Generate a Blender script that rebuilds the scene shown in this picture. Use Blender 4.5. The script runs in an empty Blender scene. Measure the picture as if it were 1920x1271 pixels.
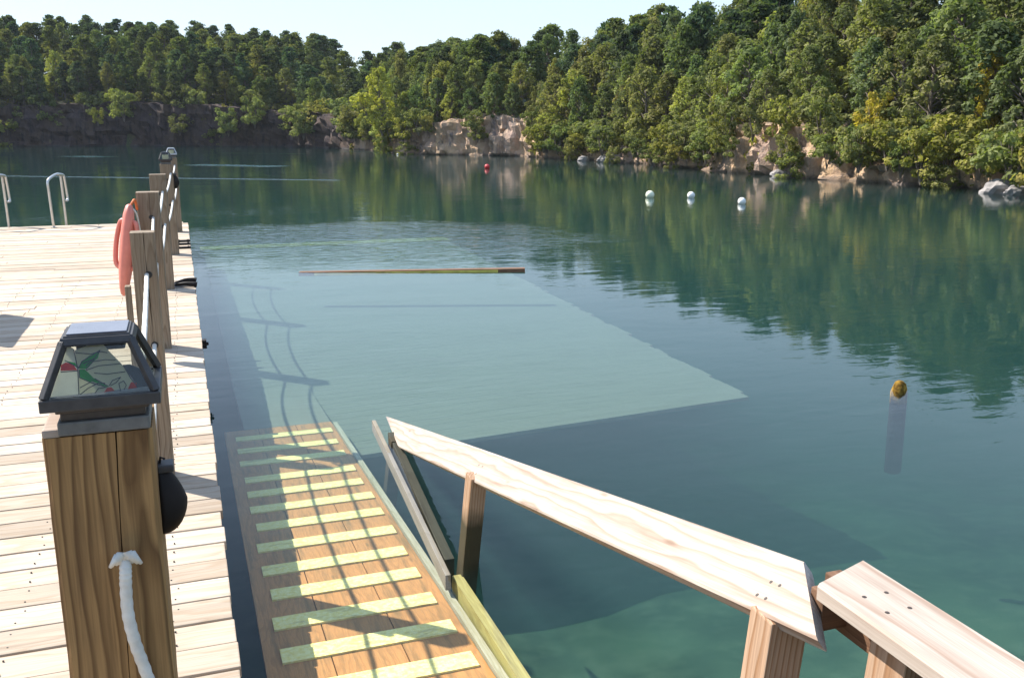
import bpy, bmesh, math, random
from math import sin, cos, pi, radians, sqrt, atan2
from mathutils import Vector, Matrix, noise
random.seed(11)
S = bpy.context.scene
COL = S.collection

# ------------------------------------------------------------------ camera, sky, sun, exposure
EYE = Vector((0, 0, 1.8))
PITCH = math.atan(395 / 1740.0); YAW = radians(19.4); FPX = 1740.0
cam = bpy.data.cameras.new('camera'); camo = bpy.data.objects.new('camera', cam); COL.objects.link(camo)
camo.location = EYE; camo.rotation_euler = (pi/2 - PITCH, 0, -YAW)
cam.sensor_width = 36; cam.lens = 36 * FPX / 1920; cam.clip_start = 0.05; cam.clip_end = 3000
S.camera = camo
SUN_EL = radians(45); SUN_AZ = radians(-44)          # azimuth from +Y towards +X
w = bpy.data.worlds.new('World'); S.world = w; w.use_nodes = True
nt = w.node_tree; bg = nt.nodes['Background']
sky = nt.nodes.new('ShaderNodeTexSky'); sky.sky_type = 'NISHITA'; sky.sun_disc = False
sky.sun_elevation = SUN_EL; sky.sun_rotation = SUN_AZ; sky.air_density = 1.0; sky.dust_density = 0.5; sky.ozone_density = 2.0
hz_ = nt.nodes.new('ShaderNodeMix'); hz_.data_type = 'RGBA'; hz_.inputs[0].default_value = 0.72   # humid summer air: a pale even veil over the clear sky
nt.links.new(sky.outputs[0], hz_.inputs[6]); tc_ = nt.nodes.new('ShaderNodeTexCoord'); sp_ = nt.nodes.new('ShaderNodeSeparateXYZ'); rp_ = nt.nodes.new('ShaderNodeValToRGB')
nt.links.new(tc_.outputs['Generated'], sp_.inputs[0]); nt.links.new(sp_.outputs[2], rp_.inputs[0])
rp_.color_ramp.elements[0].position = 0.0; rp_.color_ramp.elements[0].color = (0.48, 0.55, 0.61, 1)
rp_.color_ramp.elements[1].position = 0.6; rp_.color_ramp.elements[1].color = (0.33, 0.47, 0.72, 1)
e_ = rp_.color_ramp.elements.new(0.16); e_.color = (0.47, 0.58, 0.72, 1)
ml_ = nt.nodes.new('ShaderNodeVectorMath'); ml_.operation = 'SCALE'; ml_.inputs['Scale'].default_value = 9.0
nt.links.new(rp_.outputs[0], ml_.inputs[0]); nt.links.new(ml_.outputs[0], hz_.inputs[7])
nt.links.new(hz_.outputs[2], bg.inputs[0]); bg.inputs[1].default_value = 0.10
sl = bpy.data.lights.new('sun', 'SUN'); so = bpy.data.objects.new('sun', sl); COL.objects.link(so)
sl.energy = 5.0; sl.angle = radians(0.5); sl.color = (1, 0.95, 0.87)
sd = Vector((sin(SUN_AZ)*cos(SUN_EL), cos(SUN_AZ)*cos(SUN_EL), sin(SUN_EL)))
so.rotation_euler = sd.to_track_quat('Z', 'Y').to_euler()
S.view_settings.view_transform = 'Standard'; S.view_settings.look = 'None'
S.view_settings.exposure = 1.0; S.view_settings.gamma = 1; S.view_settings.use_curve_mapping = False
S.render.engine = 'CYCLES'
cy = S.cycles
cy.use_denoising = True; cy.max_bounces = 8; cy.diffuse_bounces = 3; cy.glossy_bounces = 4; cy.transmission_bounces = 4
cy.transparent_max_bounces = 16; cy.volume_bounces = 1; cy.caustics_reflective = False; cy.caustics_refractive = False
cy.sample_clamp_indirect = 6

# numbers of the view, used only to judge how tall the forest must stand
FW = Vector((sin(YAW)*cos(PITCH), cos(YAW)*cos(PITCH), -sin(PITCH))); RT = Vector((cos(YAW), -sin(YAW), 0)); UP = RT.cross(FW)
def px_of(P):
    v = Vector(P) - EYE; d = v.dot(FW)
    if d < 0.1: return (9999, 9999)
    return (960 + FPX*v.dot(RT)/d, 635.5 - FPX*v.dot(UP)/d)

# ------------------------------------------------------------------ helpers
def tag(o, label=None, cat=None, group=None, kind=None):
    if label: o['label'] = label
    if cat: o['category'] = cat
    if group: o['group'] = group
    if kind: o['kind'] = kind
    return o
def empty(name, loc, label, cat, group=None, rz=0):
    o = bpy.data.objects.new(name, None); COL.objects.link(o); o.location = loc; o.rotation_euler = (0, 0, rz)
    o.empty_display_size = 0.1
    return tag(o, label, cat, group)
def link_mesh(name, me, mats, parent=None, loc=None, mat=None, smooth=False):
    o = bpy.data.objects.new(name, me); COL.objects.link(o)
    for m in (mats if isinstance(mats, (list, tuple)) else [mats]): me.materials.append(m)
    if smooth:
        for p in me.polygons: p.use_smooth = True
    if parent: o.parent = parent
    if mat is not None: o.matrix_local = mat
    elif loc is not None: o.location = loc
    return o
def from_bm(name, bm, mats, parent=None, loc=None, mat=None, smooth=False):
    bmesh.ops.recalc_face_normals(bm, faces=bm.faces)
    me = bpy.data.meshes.new(name); bm.to_mesh(me); bm.free()
    return link_mesh(name, me, mats, parent, loc, mat, smooth)
def pydata(name, v, f, mats, parent=None, loc=None, smooth=False):
    me = bpy.data.meshes.new(name); me.from_pydata(v, [], f); me.update()
    return link_mesh(name, me, mats, parent, loc, None, smooth)
def box_bm(bm, x0, x1, y0, y1, z0, z1, bevel=0.0, jit=0.0):
    g = bmesh.new() if bevel else bm
    vs = [g.verts.new((x + random.uniform(-jit, jit), y + random.uniform(-jit, jit), z)) for x in (x0, x1) for y in (y0, y1) for z in (z0, z1)]
    for q in ((0,1,3,2), (4,6,7,5), (0,4,5,1), (2,3,7,6), (0,2,6,4), (1,5,7,3)): g.faces.new([vs[i] for i in q])
    if bevel:
        bmesh.ops.recalc_face_normals(g, faces=g.faces)
        bmesh.ops.bevel(g, geom=g.edges[:], offset=bevel, segments=2, affect='EDGES', profile=0.6)
        tmp = bpy.data.meshes.new('t'); g.to_mesh(tmp); g.free(); bm.from_mesh(tmp); bpy.data.meshes.remove(tmp)
def box(name, x0, x1, y0, y1, z0, z1, m, parent=None, bevel=0.003, loc=None):
    bm = bmesh.new(); box_bm(bm, x0, x1, y0, y1, z0, z1, bevel)
    return from_bm(name, bm, m, parent, loc)
def frame_to(p0, p1, up=(0, 0, 1)):
    """matrix whose local X runs from p0 to p1, local Z near up; origin p0"""
    x = (Vector(p1) - Vector(p0)).normalized(); u = Vector(up)
    y = u.cross(x).normalized(); z = x.cross(y)
    M = Matrix((x, y, z)).transposed().to_4x4(); M.translation = Vector(p0); return M
def tube_mesh(bm, pts, rad, seg=10, cap=True):
    pts = [Vector(p) for p in pts]; n = len(pts); rings = []
    prev = None
    for i, p in enumerate(pts):
        t = (pts[min(i+1, n-1)] - pts[max(i-1, 0)]).normalized()
        if prev is None:
            a = Vector((0, 0, 1)) if abs(t.z) < 0.9 else Vector((1, 0, 0))
            prev = (a - t*a.dot(t)).normalized()
        else: prev = (prev - t*prev.dot(t)).normalized()
        b = t.cross(prev); r = rad[i] if isinstance(rad, (list, tuple)) else rad
        rings.append([bm.verts.new(p + (prev*cos(2*pi*k/seg) + b*sin(2*pi*k/seg))*r) for k in range(seg)])
    for i in range(n-1):
        for k in range(seg):
            bm.faces.new((rings[i][k], rings[i][(k+1) % seg], rings[i+1][(k+1) % seg], rings[i+1][k]))
    if cap: bm.faces.new(rings[0][::-1]); bm.faces.new(rings[-1])
def smooth_path(pts, n=8):
    pts = [Vector(p) for p in pts]; out = []
    for i in range(len(pts)-1):
        p0 = pts[max(i-1, 0)]; p1 = pts[i]; p2 = pts[i+1]; p3 = pts[min(i+2, len(pts)-1)]
        for k in range(n):
            t = k/n
            out.append(0.5*((2*p1) + (p2-p0)*t + (2*p0-5*p1+4*p2-p3)*t*t + (3*p1-p0-3*p2+p3)*t**3))
    out.append(pts[-1]); return out

# ------------------------------------------------------------------ materials
class NT:
    def __init__(s, name):
        s.m = bpy.data.materials.new(name); s.m.use_nodes = True; s.t = s.m.node_tree; s.n = s.t.nodes
        s.out = s.n['Material Output']; s.b = s.n['Principled BSDF']
    def new(s, typ, **k):
        n = s.n.new(typ)
        for a, v in k.items(): setattr(n, a, v)
        return n
    def L(s, a, b): s.t.links.new(a, b)
    def val(s, inp, v):
        if hasattr(v, 'is_linked') or isinstance(v, bpy.types.NodeSocket): s.L(v, inp)
        else: inp.default_value = v
    def math(s, op, a, b=0.0, c=None, clamp=False):
        n = s.new('ShaderNodeMath', operation=op, use_clamp=clamp); s.val(n.inputs[0], a); s.val(n.inputs[1], b)
        if c is not None: s.val(n.inputs[2], c)
        return n.outputs[0]
    def noise(s, vec, scale, detail=3, rough=0.55, dist=0.0):
        n = s.new('ShaderNodeTexNoise'); s.L(vec, n.inputs['Vector']); n.inputs['Scale'].default_value = scale
        n.inputs['Detail'].default_value = detail; n.inputs['Roughness'].default_value = rough; n.inputs['Distortion'].default_value = dist
        return n.outputs['Fac']
    def mapv(s, vec, scale=(1, 1, 1), loc=(0, 0, 0), rot=(0, 0, 0)):
        n = s.new('ShaderNodeMapping'); s.L(vec, n.inputs['Vector']); n.inputs['Scale'].default_value = scale
        n.inputs['Location'].default_value = loc; n.inputs['Rotation'].default_value = rot; return n.outputs[0]
    def ramp(s, fac, stops):
        n = s.new('ShaderNodeValToRGB'); s.L(fac, n.inputs[0]); e = n.color_ramp.elements
        while len(e) < len(stops): e.new(0.5)
        for i, (p, c) in enumerate(stops):
            e[i].position = p; e[i].color = (c, c, c, 1) if isinstance(c, (int, float)) else (*c, 1)
        return n.outputs[0]
    def mix(s, fac, a, b, typ='MIX'):
        n = s.new('ShaderNodeMix', data_type='RGBA', blend_type=typ)
        s.val(n.inputs[0], fac)
        for i, v in ((6, a), (7, b)):
            if isinstance(v, tuple): n.inputs[i].default_value = (*v, 1) if len(v) == 3 else v
            else: s.L(v, n.inputs[i])
        return n.outputs[2]
    def bump(s, h, strength=0.5, dist=0.01, normal=None):
        n = s.new('ShaderNodeBump'); s.L(h, n.inputs['Height']); n.inputs['Strength'].default_value = strength
        n.inputs['Distance'].default_value = dist
        if normal is not None: s.L(normal, n.inputs['Normal'])
        return n.outputs[0]
    def comb(s, x, y, z):
        n = s.new('ShaderNodeCombineXYZ'); s.val(n.inputs[0], x); s.val(n.inputs[1], y); s.val(n.inputs[2], z); return n.outputs[0]
    def sep(s, v):
        n = s.new('ShaderNodeSeparateXYZ'); s.L(v, n.inputs[0]); return n.outputs

def wood(name, light, mid, dark, axis='X', rings=70, ringc=(0.04, 0.03), contrast=1.0, plank=0.0, rough=0.75, wear=0.35, algae=None, wobble=0.035, off=0.0):
    N = NT(name); co = N.new('ShaderNodeTexCoord').outputs['Object']; s = N.sep(co)
    g, a, b = {'X': (s[0], s[1], s[2]), 'Y': (s[1], s[0], s[2]), 'Z': (s[2], s[0], s[1])}[axis]
    rnd = N.new('ShaderNodeObjectInfo').outputs['Random']
    if plank:
        idx = N.math('FLOOR', N.math('DIVIDE', a, plank))
        wn = N.new('ShaderNodeTexWhiteNoise', noise_dimensions='1D'); N.L(idx, wn.inputs['W']); rnd = wn.outputs['Value']
        a = N.math('SUBTRACT', a, N.math('MULTIPLY', idx, plank))
    off1 = N.math('MULTIPLY_ADD', rnd, 37.0, off)
    P = N.comb(N.math('ADD', N.math('MULTIPLY', g, 1.3), off1), N.math('MULTIPLY', a, 7.0), N.math('ADD', N.math('MULTIPLY', b, 7.0), off1))
    n1 = N.noise(P, 1.0, 3, 0.5)
    rc = N.math('MULTIPLY', N.math('SUBTRACT', rnd, 0.5), 0.16 if plank else 0.05)
    ya = N.math('SUBTRACT', a, N.math('ADD', rc, ringc[0])); zb = N.math('ADD', b, ringc[1])
    r = N.math('SQRT', N.math('ADD', N.math('MULTIPLY', ya, ya), N.math('MULTIPLY', zb, zb)))
    r = N.math('ADD', r, N.math('MULTIPLY', N.math('SUBTRACT', n1, 0.5), wobble*4))
    fr = N.math('FRACT', N.math('MULTIPLY', r, rings))
    band = N.ramp(fr, [(0.0, 0.0), (0.55, 0.35), (0.86, 1.0), (1.0, 0.0)])
    Pf = N.comb(N.math('MULTIPLY', g, 5.0), N.math('MULTIPLY', a, 260.0), N.math('MULTIPLY', b, 260.0))
    fib = N.noise(Pf, 1.0, 2, 0.6)
    Pb = N.comb(N.math('ADD', N.math('MULTIPLY', g, 2.2), off1), N.math('MULTIPLY', a, 30.0), N.math('MULTIPLY', b, 30.0))
    blot = N.noise(Pb, 1.0, 4, 0.6)
    c = N.mix(N.math('MULTIPLY', band, contrast, clamp=True), light, mid)
    c = N.mix(N.ramp(blot, [(0.5, 0.0), (0.72, wear)]), c, dark)
    c = N.mix(N.ramp(fib, [(0.3, 0.35), (0.6, 0.0)]), c, dark)
    # a knot here and there
    K = N.comb(N.math('ADD', N.math('MULTIPLY', g, 2.1), off1), N.math('MULTIPLY', a, 9.0), N.math('MULTIPLY', b, 9.0))
    vo = N.new('ShaderNodeTexVoronoi'); N.L(K, vo.inputs['Vector']); vo.inputs['Scale'].default_value = 1.0
    kn = N.ramp(vo.outputs['Distance'], [(0.03, 0.8), (0.09, 0.0)])
    c = N.mix(kn, c, dark)
    grime = N.noise(N.comb(N.math('ADD', g, 5.0), N.math('MULTIPLY', s[1], 1.0), s[2]), 1.4, 4, 0.6)
    c = N.mix(N.ramp(grime, [(0.52, 0.0), (0.75, 0.35)]), c, dark)
    if plank:
        wn2 = N.new('ShaderNodeTexWhiteNoise', noise_dimensions='1D'); N.L(N.math('ADD', idx, 91.3), wn2.inputs['W'])
        c = N.mix(1.0, c, N.ramp(wn2.outputs['Value'], [(0.0, (0.66, 0.62, 0.58)), (0.4, (0.92, 0.87, 0.82)), (1.0, (1.0, 1.0, 1.0))]), 'MULTIPLY')
    if algae:
        geo = N.new('ShaderNodeNewGeometry').outputs['Position']; z = N.sep(geo)[2]
        nz = N.noise(geo, 9, 3)
        f = N.math('ADD', z, N.math('MULTIPLY', N.math('SUBTRACT', nz, 0.5), 0.08))
        c = N.mix(N.ramp(N.math('ADD', N.math('MULTIPLY', f, -4.0), algae[1]), [(0.35, 0.0), (0.65, 1.0)]), c, algae[0])
    N.L(c, N.b.inputs['Base Color']); N.b.inputs['Roughness'].default_value = rough
    N.b.inputs['Specular IOR Level'].default_value = 0.25
    h = N.math('ADD', N.math('MULTIPLY', fib, 0.5), N.math('MULTIPLY', band, -0.35))
    h = N.math('ADD', h, N.math('MULTIPLY', kn, -0.5))
    N.L(N.bump(h, 0.5, 0.0015), N.b.inputs['Normal'])
    return N.m
def plain(name, col, rough=0.5, metal=0.0, var=0.15, scale=30, bump=0.0, spec=0.5):
    N = NT(name); co = N.new('ShaderNodeTexCoord').outputs['Object']
    n = N.noise(co, scale, 4, 0.6)
    c = N.mix(N.ramp(n, [(0.3, 0.0), (0.7, 1.0)]), tuple(x*(1-var) for x in col), tuple(min(1, x*(1+var)) for x in col))
    N.L(c, N.b.inputs['Base Color']); N.b.inputs['Roughness'].default_value = rough; N.b.inputs['Metallic'].default_value = metal
    N.b.inputs['Specular IOR Level'].default_value = spec
    if bump: N.L(N.bump(n, 0.6, bump), N.b.inputs['Normal'])
    return N.m

M = {}
M['deck'] = wood('deck_wood', (0.55, 0.475, 0.385), (0.45, 0.35, 0.25), (0.22, 0.165, 0.125), 'X', 55, (0.02, 0.05), 0.8, plank=0.147, wear=0.35)
M['post'] = wood('weathered_post_wood', (0.30, 0.235, 0.165), (0.20, 0.145, 0.095), (0.10, 0.07, 0.045), 'Z', 60, (0.02, 0.03), 1.0, wear=0.4)
M['nearpost'] = wood('brown_post_wood', (0.40, 0.235, 0.095), (0.15, 0.08, 0.03), (0.08, 0.04, 0.018), 'Z', 62, (0.075, 0.10), 1.0, wear=0.6, wobble=0.02)
M['pale'] = wood('pale_rail_wood', (0.455, 0.395, 0.335), (0.30, 0.20, 0.145), (0.20, 0.13, 0.09), 'X', 26, (0.075, 0.035), 0.8, wear=0.5, wobble=0.035)
M['railpost'] = wood('rail_post_wood', (0.50, 0.34, 0.23), (0.30, 0.16, 0.08), (0.13, 0.07, 0.035), 'Z', 80, (0.09, 0.06), 1.0, wear=0.25, wobble=0.012,
                     algae=((0.05, 0.04, 0.02), 0.5 + 0.85))
M['greyend'] = wood('grey_end_grain', (0.55, 0.52, 0.46), (0.36, 0.34, 0.30), (0.12, 0.11, 0.10), 'X', 140, (0.07, 0.03), 1.0, wear=0.7)
M['ramp'] = wood('ramp_plywood', (0.54, 0.25, 0.08), (0.42, 0.19, 0.06), (0.20, 0.12, 0.045), 'Y', 35, (0.3, 0.2), 0.9, wear=0.85, wobble=0.07)
M['algaewood'] = wood('algae_wood', (0.42, 0.40, 0.30), (0.33, 0.30, 0.19), (0.20, 0.17, 0.08), 'Y', 60, (0.02, 0.03), 0.7, wear=0.5)
M['yellowalgae'] = wood('yellow_algae_wood', (0.40, 0.36, 0.13), (0.30, 0.25, 0.08), (0.13, 0.10, 0.04), 'Y', 60, (0.02, 0.03), 0.7, wear=0.7)
M['darkplank'] = wood('dark_plank_wood', (0.08, 0.075, 0.05), (0.05, 0.045, 0.03), (0.02, 0.018, 0.012), 'Y', 60, (0.02, 0.03), 0.7, wear=0.6)
M['greysill'] = wood('grey_sill_wood', (0.26, 0.23, 0.18), (0.19, 0.165, 0.12), (0.11, 0.09, 0.06), 'X', 60, (0.02, 0.03), 0.7, wear=0.5)
M['darksill'] = wood('black_sill_wood', (0.05, 0.05, 0.032), (0.04, 0.035, 0.022), (0.015, 0.014, 0.01), 'X', 60, (0.02, 0.03), 0.7, wear=0.6)
M['plat'] = wood('platform_wood', (0.21, 0.22, 0.17), (0.18, 0.18, 0.13), (0.12, 0.12, 0.08), 'X', 50, (0.02, 0.05), 0.6, wear=0.6)
M['darkwood'] = wood('dark_brown_wood', (0.22, 0.12, 0.07), (0.13, 0.07, 0.04), (0.05, 0.03, 0.02), 'X', 60, (0.03, 0.03), 1, wear=0.4)  # dark brown wood of the rail support, block and floating beam
M['strip'] = plain('yellow_grip_strip', (0.80, 0.72, 0.30), 0.8, 0, 0.14, 22, 0.001)
def strip_mat():
    N = NT('scuffed_yellow_grip'); co = N.new('ShaderNodeTexCoord').outputs['Object']
    n = N.noise(N.mapv(co, (6, 22, 6)), 1.0, 4, 0.65); n2 = N.noise(co, 60, 3, 0.6)
    c = N.mix(N.ramp(n2, [(0.35, 0.0), (0.65, 1.0)]), (0.80, 0.66, 0.18), (0.88, 0.80, 0.36))
    c = N.mix(N.ramp(n, [(0.54, 0.0), (0.70, 0.75)]), c, (0.34, 0.25, 0.10))
    N.L(c, N.b.inputs['Base Color']); N.b.inputs['Roughness'].default_value = 0.85; return N.m
M['strip'] = strip_mat()
M['yellowedge'] = plain('faded_yellow_paint', (0.55, 0.48, 0.10), 0.7, 0, 0.35, 5)
M['blackplastic'] = plain('dark_lamp_plastic', (0.036, 0.033, 0.033), 0.5, 0, 0.3, 60)
M['solar'] = plain('solar_cell', (0.16, 0.16, 0.19), 0.22, 0, 0.15, 20)
M['brownplastic'] = plain('brown_weathered_plastic', (0.045, 0.033, 0.026), 0.6, 0, 0.3, 40)
M['zinc'] = plain('dull_zinc', (0.12, 0.12, 0.115), 0.6, 0.2, 0.25, 40)
M['case'] = plain('black_case_plastic', (0.010, 0.007, 0.006), 0.65, 0, 0.3, 30, spec=0.25)
M['steel'] = plain('stainless_steel', (0.62, 0.60, 0.56), 0.28, 0.9, 0.08, 20)
M['buoyred'] = plain('salmon_plastic', (0.62, 0.19, 0.14), 0.45, 0, 0.12, 8)
M['orange'] = plain('orange_strap', (0.65, 0.16, 0.04), 0.7, 0, 0.15, 40)
M['white'] = plain('white_plastic', (0.78, 0.77, 0.72), 0.4, 0, 0.08, 15)
M['cream'] = plain('yellowed_white_plastic', (0.72, 0.74, 0.55), 0.4, 0, 0.08, 15)
M['bluegrey'] = plain('bluegrey_plastic', (0.40, 0.42, 0.47), 0.4, 0, 0.1, 15)
M['redbuoy'] = plain('red_plastic', (0.60, 0.03, 0.03), 0.4, 0, 0.1, 15)
M['panel'] = plain('milky_glass', (0.50, 0.48, 0.38), 0.25, 0, 0.06, 30)
M['lead'] = plain('black_lead_line', (0.012, 0.012, 0.012), 0.5)
M['green'] = plain('green_glass', (0.03, 0.36, 0.05), 0.3, 0, 0.25, 60)
M['redglass'] = plain('red_glass', (0.62, 0.06, 0.03), 0.3, 0, 0.3, 80)
M['whiteglass'] = plain('pale_glass', (0.72, 0.70, 0.60), 0.3, 0, 0.15, 60)
def tglass(name, col, var=0.1):
    N = NT(name); co = N.new('ShaderNodeTexCoord').outputs['Object']; n = N.noise(co, 70, 3)
    c = N.mix(n, tuple(x*(1-var) for x in col), tuple(min(1, x*(1+var)) for x in col))
    d = N.new('ShaderNodeBsdfDiffuse'); t = N.new('ShaderNodeBsdfTranslucent'); mx = N.new('ShaderNodeMixShader'); mx.inputs[0].default_value = 0.75
    N.L(c, d.inputs[0]); N.L(c, t.inputs[0]); N.L(d.outputs[0], mx.inputs[1]); N.L(t.outputs[0], mx.inputs[2]); N.L(mx.outputs[0], N.out.inputs[0]); return N.m
M['panel'] = tglass('milky_stained_glass', (0.82, 0.79, 0.62)); M['green'] = tglass('green_stained_glass', (0.04, 0.55, 0.06), 0.3)
M['redglass'] = tglass('red_stained_glass', (0.85, 0.09, 0.04), 0.3); M['whiteglass'] = tglass('pale_stained_glass', (0.92, 0.90, 0.80))
def stump_mat():
    N = NT('slimy_stump'); co = N.new('ShaderNodeTexCoord').outputs['Object']; n = N.noise(co, 18, 4, 0.6); z = N.sep(co)[2]
    top = N.mix(N.ramp(n, [(0.4, 0.0), (0.62, 1.0)]), (0.09, 0.05, 0.012), (0.30, 0.18, 0.035))
    c = N.mix(N.ramp(N.math('ADD', N.math('MULTIPLY', z, 6.0), N.math('ADD', n, 0.3)), [(0.2, 0.0), (0.7, 1.0)]), (0.012, 0.014, 0.016), top)
    N.L(c, N.b.inputs['Base Color']); N.b.inputs['Roughness'].default_value = 0.9; N.b.inputs['Specular IOR Level'].default_value = 0.03; N.L(N.bump(n, 0.8, 0.02), N.b.inputs['Normal']); return N.m
M['stump'] = stump_mat()
M['boulder'] = plain('grey_boulder', (0.26, 0.24, 0.23), 0.85, 0, 0.35, 3, 0.03)

def rope_mat():
    N = NT('white_rope'); co = N.new('ShaderNodeTexCoord').outputs['Object']
    wv = N.new('ShaderNodeTexWave', wave_type='BANDS', bands_direction='DIAGONAL'); N.L(co, wv.inputs['Vector'])
    wv.inputs['Scale'].default_value = 55; wv.inputs['Distortion'].default_value = 1.5
    n = N.noise(co, 45, 3)
    c = N.mix(N.ramp(n, [(0.3, 0.0), (0.7, 1.0)]), (0.70, 0.68, 0.62), (0.55, 0.52, 0.46))
    N.L(c, N.b.inputs['Base Color']); N.b.inputs['Roughness'].default_value = 0.85
    N.L(N.bump(wv.outputs['Fac'], 0.15, 0.001), N.b.inputs['Normal']); return N.m
M['rope'] = rope_mat()

def glass_mat():
    N = NT('clear_lamp_glass'); tr = N.new('ShaderNodeBsdfTransparent'); gl = N.new('ShaderNodeBsdfGlossy'); gl.inputs['Roughness'].default_value = 0.05
    lw = N.new('ShaderNodeLayerWeight'); lw.inputs['Blend'].default_value = 0.35
    mx = N.new('ShaderNodeMixShader'); N.L(N.math('ADD', N.math('MULTIPLY', lw.outputs['Fresnel'], 0.35), 0.02), mx.inputs[0])
    tr.inputs[0].default_value = (0.9, 0.92, 0.9, 1)
    N.L(tr.outputs[0], mx.inputs[1]); N.L(gl.outputs[0], mx.inputs[2]); N.L(mx.outputs[0], N.out.inputs[0]); return N.m
M['glass'] = glass_mat()

def leaf_mat(name, dark, light, trans=0.35):
    N = NT(name); co = N.new('ShaderNodeTexCoord').outputs['Object']; oi = N.new('ShaderNodeObjectInfo')
    n = N.noise(co, 1.6, 2, 0.5); n2 = N.noise(co, 14, 1, 0.5)
    f = N.math('ADD', N.math('MULTIPLY', n, 0.8), N.math('MULTIPLY', n2, 0.4))
    c = N.mix(N.ramp(f, [(0.42, 0.0), (0.75, 1.0)]), dark, light)
    c = N.mix(1.0, c, oi.outputs['Color'], 'MULTIPLY')
    d = N.new('ShaderNodeBsdfDiffuse'); t = N.new('ShaderNodeBsdfTranslucent'); mx = N.new('ShaderNodeMixShader')
    N.L(c, d.inputs[0]); N.L(N.mix(1.0, c, (1.1, 1.25, 0.5), 'MULTIPLY'), t.inputs[0]); mx.inputs[0].default_value = trans
    N.L(d.outputs[0], mx.inputs[1]); N.L(t.outputs[0], mx.inputs[2]); N.L(mx.outputs[0], N.out.inputs[0])
    return N.m
M['leaf'] = leaf_mat('broad_leaves', (0.12, 0.14, 0.055), (0.31, 0.315, 0.14), 0.42)
M['needle'] = leaf_mat('pine_needles', (0.065, 0.088, 0.046), (0.21, 0.22, 0.105), 0.38)
M['under'] = leaf_mat('undergrowth_leaves', (0.07, 0.09, 0.03), (0.18, 0.18, 0.06), 0.3)
M['bark'] = plain('tree_bark', (0.15, 0.12, 0.095), 0.9, 0, 0.4, 6, 0.01)

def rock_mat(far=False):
    N = NT('quarry_rock_in_shade' if far else 'quarry_rock'); co = N.new('ShaderNodeNewGeometry').outputs['Position']
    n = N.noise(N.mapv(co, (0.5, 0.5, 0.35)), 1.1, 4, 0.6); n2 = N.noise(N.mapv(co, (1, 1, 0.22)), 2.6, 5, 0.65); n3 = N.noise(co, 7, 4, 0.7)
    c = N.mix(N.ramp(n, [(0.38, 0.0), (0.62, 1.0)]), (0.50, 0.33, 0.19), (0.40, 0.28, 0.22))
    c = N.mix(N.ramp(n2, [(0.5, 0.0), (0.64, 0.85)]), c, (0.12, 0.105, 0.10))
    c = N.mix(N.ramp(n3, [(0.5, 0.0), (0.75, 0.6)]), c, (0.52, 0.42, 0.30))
    if far: c = N.mix(1.0, c, (0.17, 0.17, 0.21), 'MULTIPLY')  # shade on the far cliff multiplied into its rock colour
    z = N.sep(co)[2]
    wet = N.math('ADD', N.math('MULTIPLY', z, -4.0), N.math('MULTIPLY', n3, 1.4))
    c = N.mix(N.ramp(wet, [(0.0, 0.0), (0.6, 0.65)]), c, (0.05, 0.05, 0.05))
    N.L(c, N.b.inputs['Base Color']); N.b.inputs['Roughness'].default_value = 0.9; N.b.inputs['Specular IOR Level'].default_value = 0.2
    N.L(N.bump(N.math('ADD', n2, n3), 0.8, 0.12), N.b.inputs['Normal']); return N.m
M['rock'] = rock_mat(); M['shaderock'] = rock_mat(True)
def soil_mat():
    N = NT('forest_floor'); co = N.new('ShaderNodeNewGeometry').outputs['Position']
    n = N.noise(co, 0.9, 5, 0.65); n2 = N.noise(co, 6, 4, 0.6)
    c = N.mix(N.ramp(n, [(0.4, 0.0), (0.62, 1.0)]), (0.035, 0.05, 0.018), (0.09, 0.065, 0.04))
    c = N.mix(N.ramp(n2, [(0.5, 0.0), (0.7, 0.5)]), c, (0.16, 0.14, 0.06))
    N.L(c, N.b.inputs['Base Color']); N.b.inputs['Roughness'].default_value = 0.95; N.L(N.bump(n2, 0.8, 0.1), N.b.inputs['Normal']); return N.m
M['soil'] = soil_mat()
def bed_mat():
    N = NT('lake_bed_rock'); co = N.new('ShaderNodeNewGeometry').outputs['Position']
    n = N.noise(co, 1.1, 3, 0.5); n2 = N.noise(co, 4, 3, 0.55)
    c = N.mix(N.ramp(n, [(0.35, 0.0), (0.68, 1.0)]), (0.08, 0.10, 0.06), (0.22, 0.25, 0.15))
    c = N.mix(N.ramp(n2, [(0.45, 0.0), (0.75, 0.5)]), c, (0.42, 0.40, 0.27))
    N.L(c, N.b.inputs['Base Color']); N.b.inputs['Roughness'].default_value = 1.0; N.b.inputs['Specular IOR Level'].default_value = 0
    return N.m
M['bed'] = bed_mat()

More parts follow.
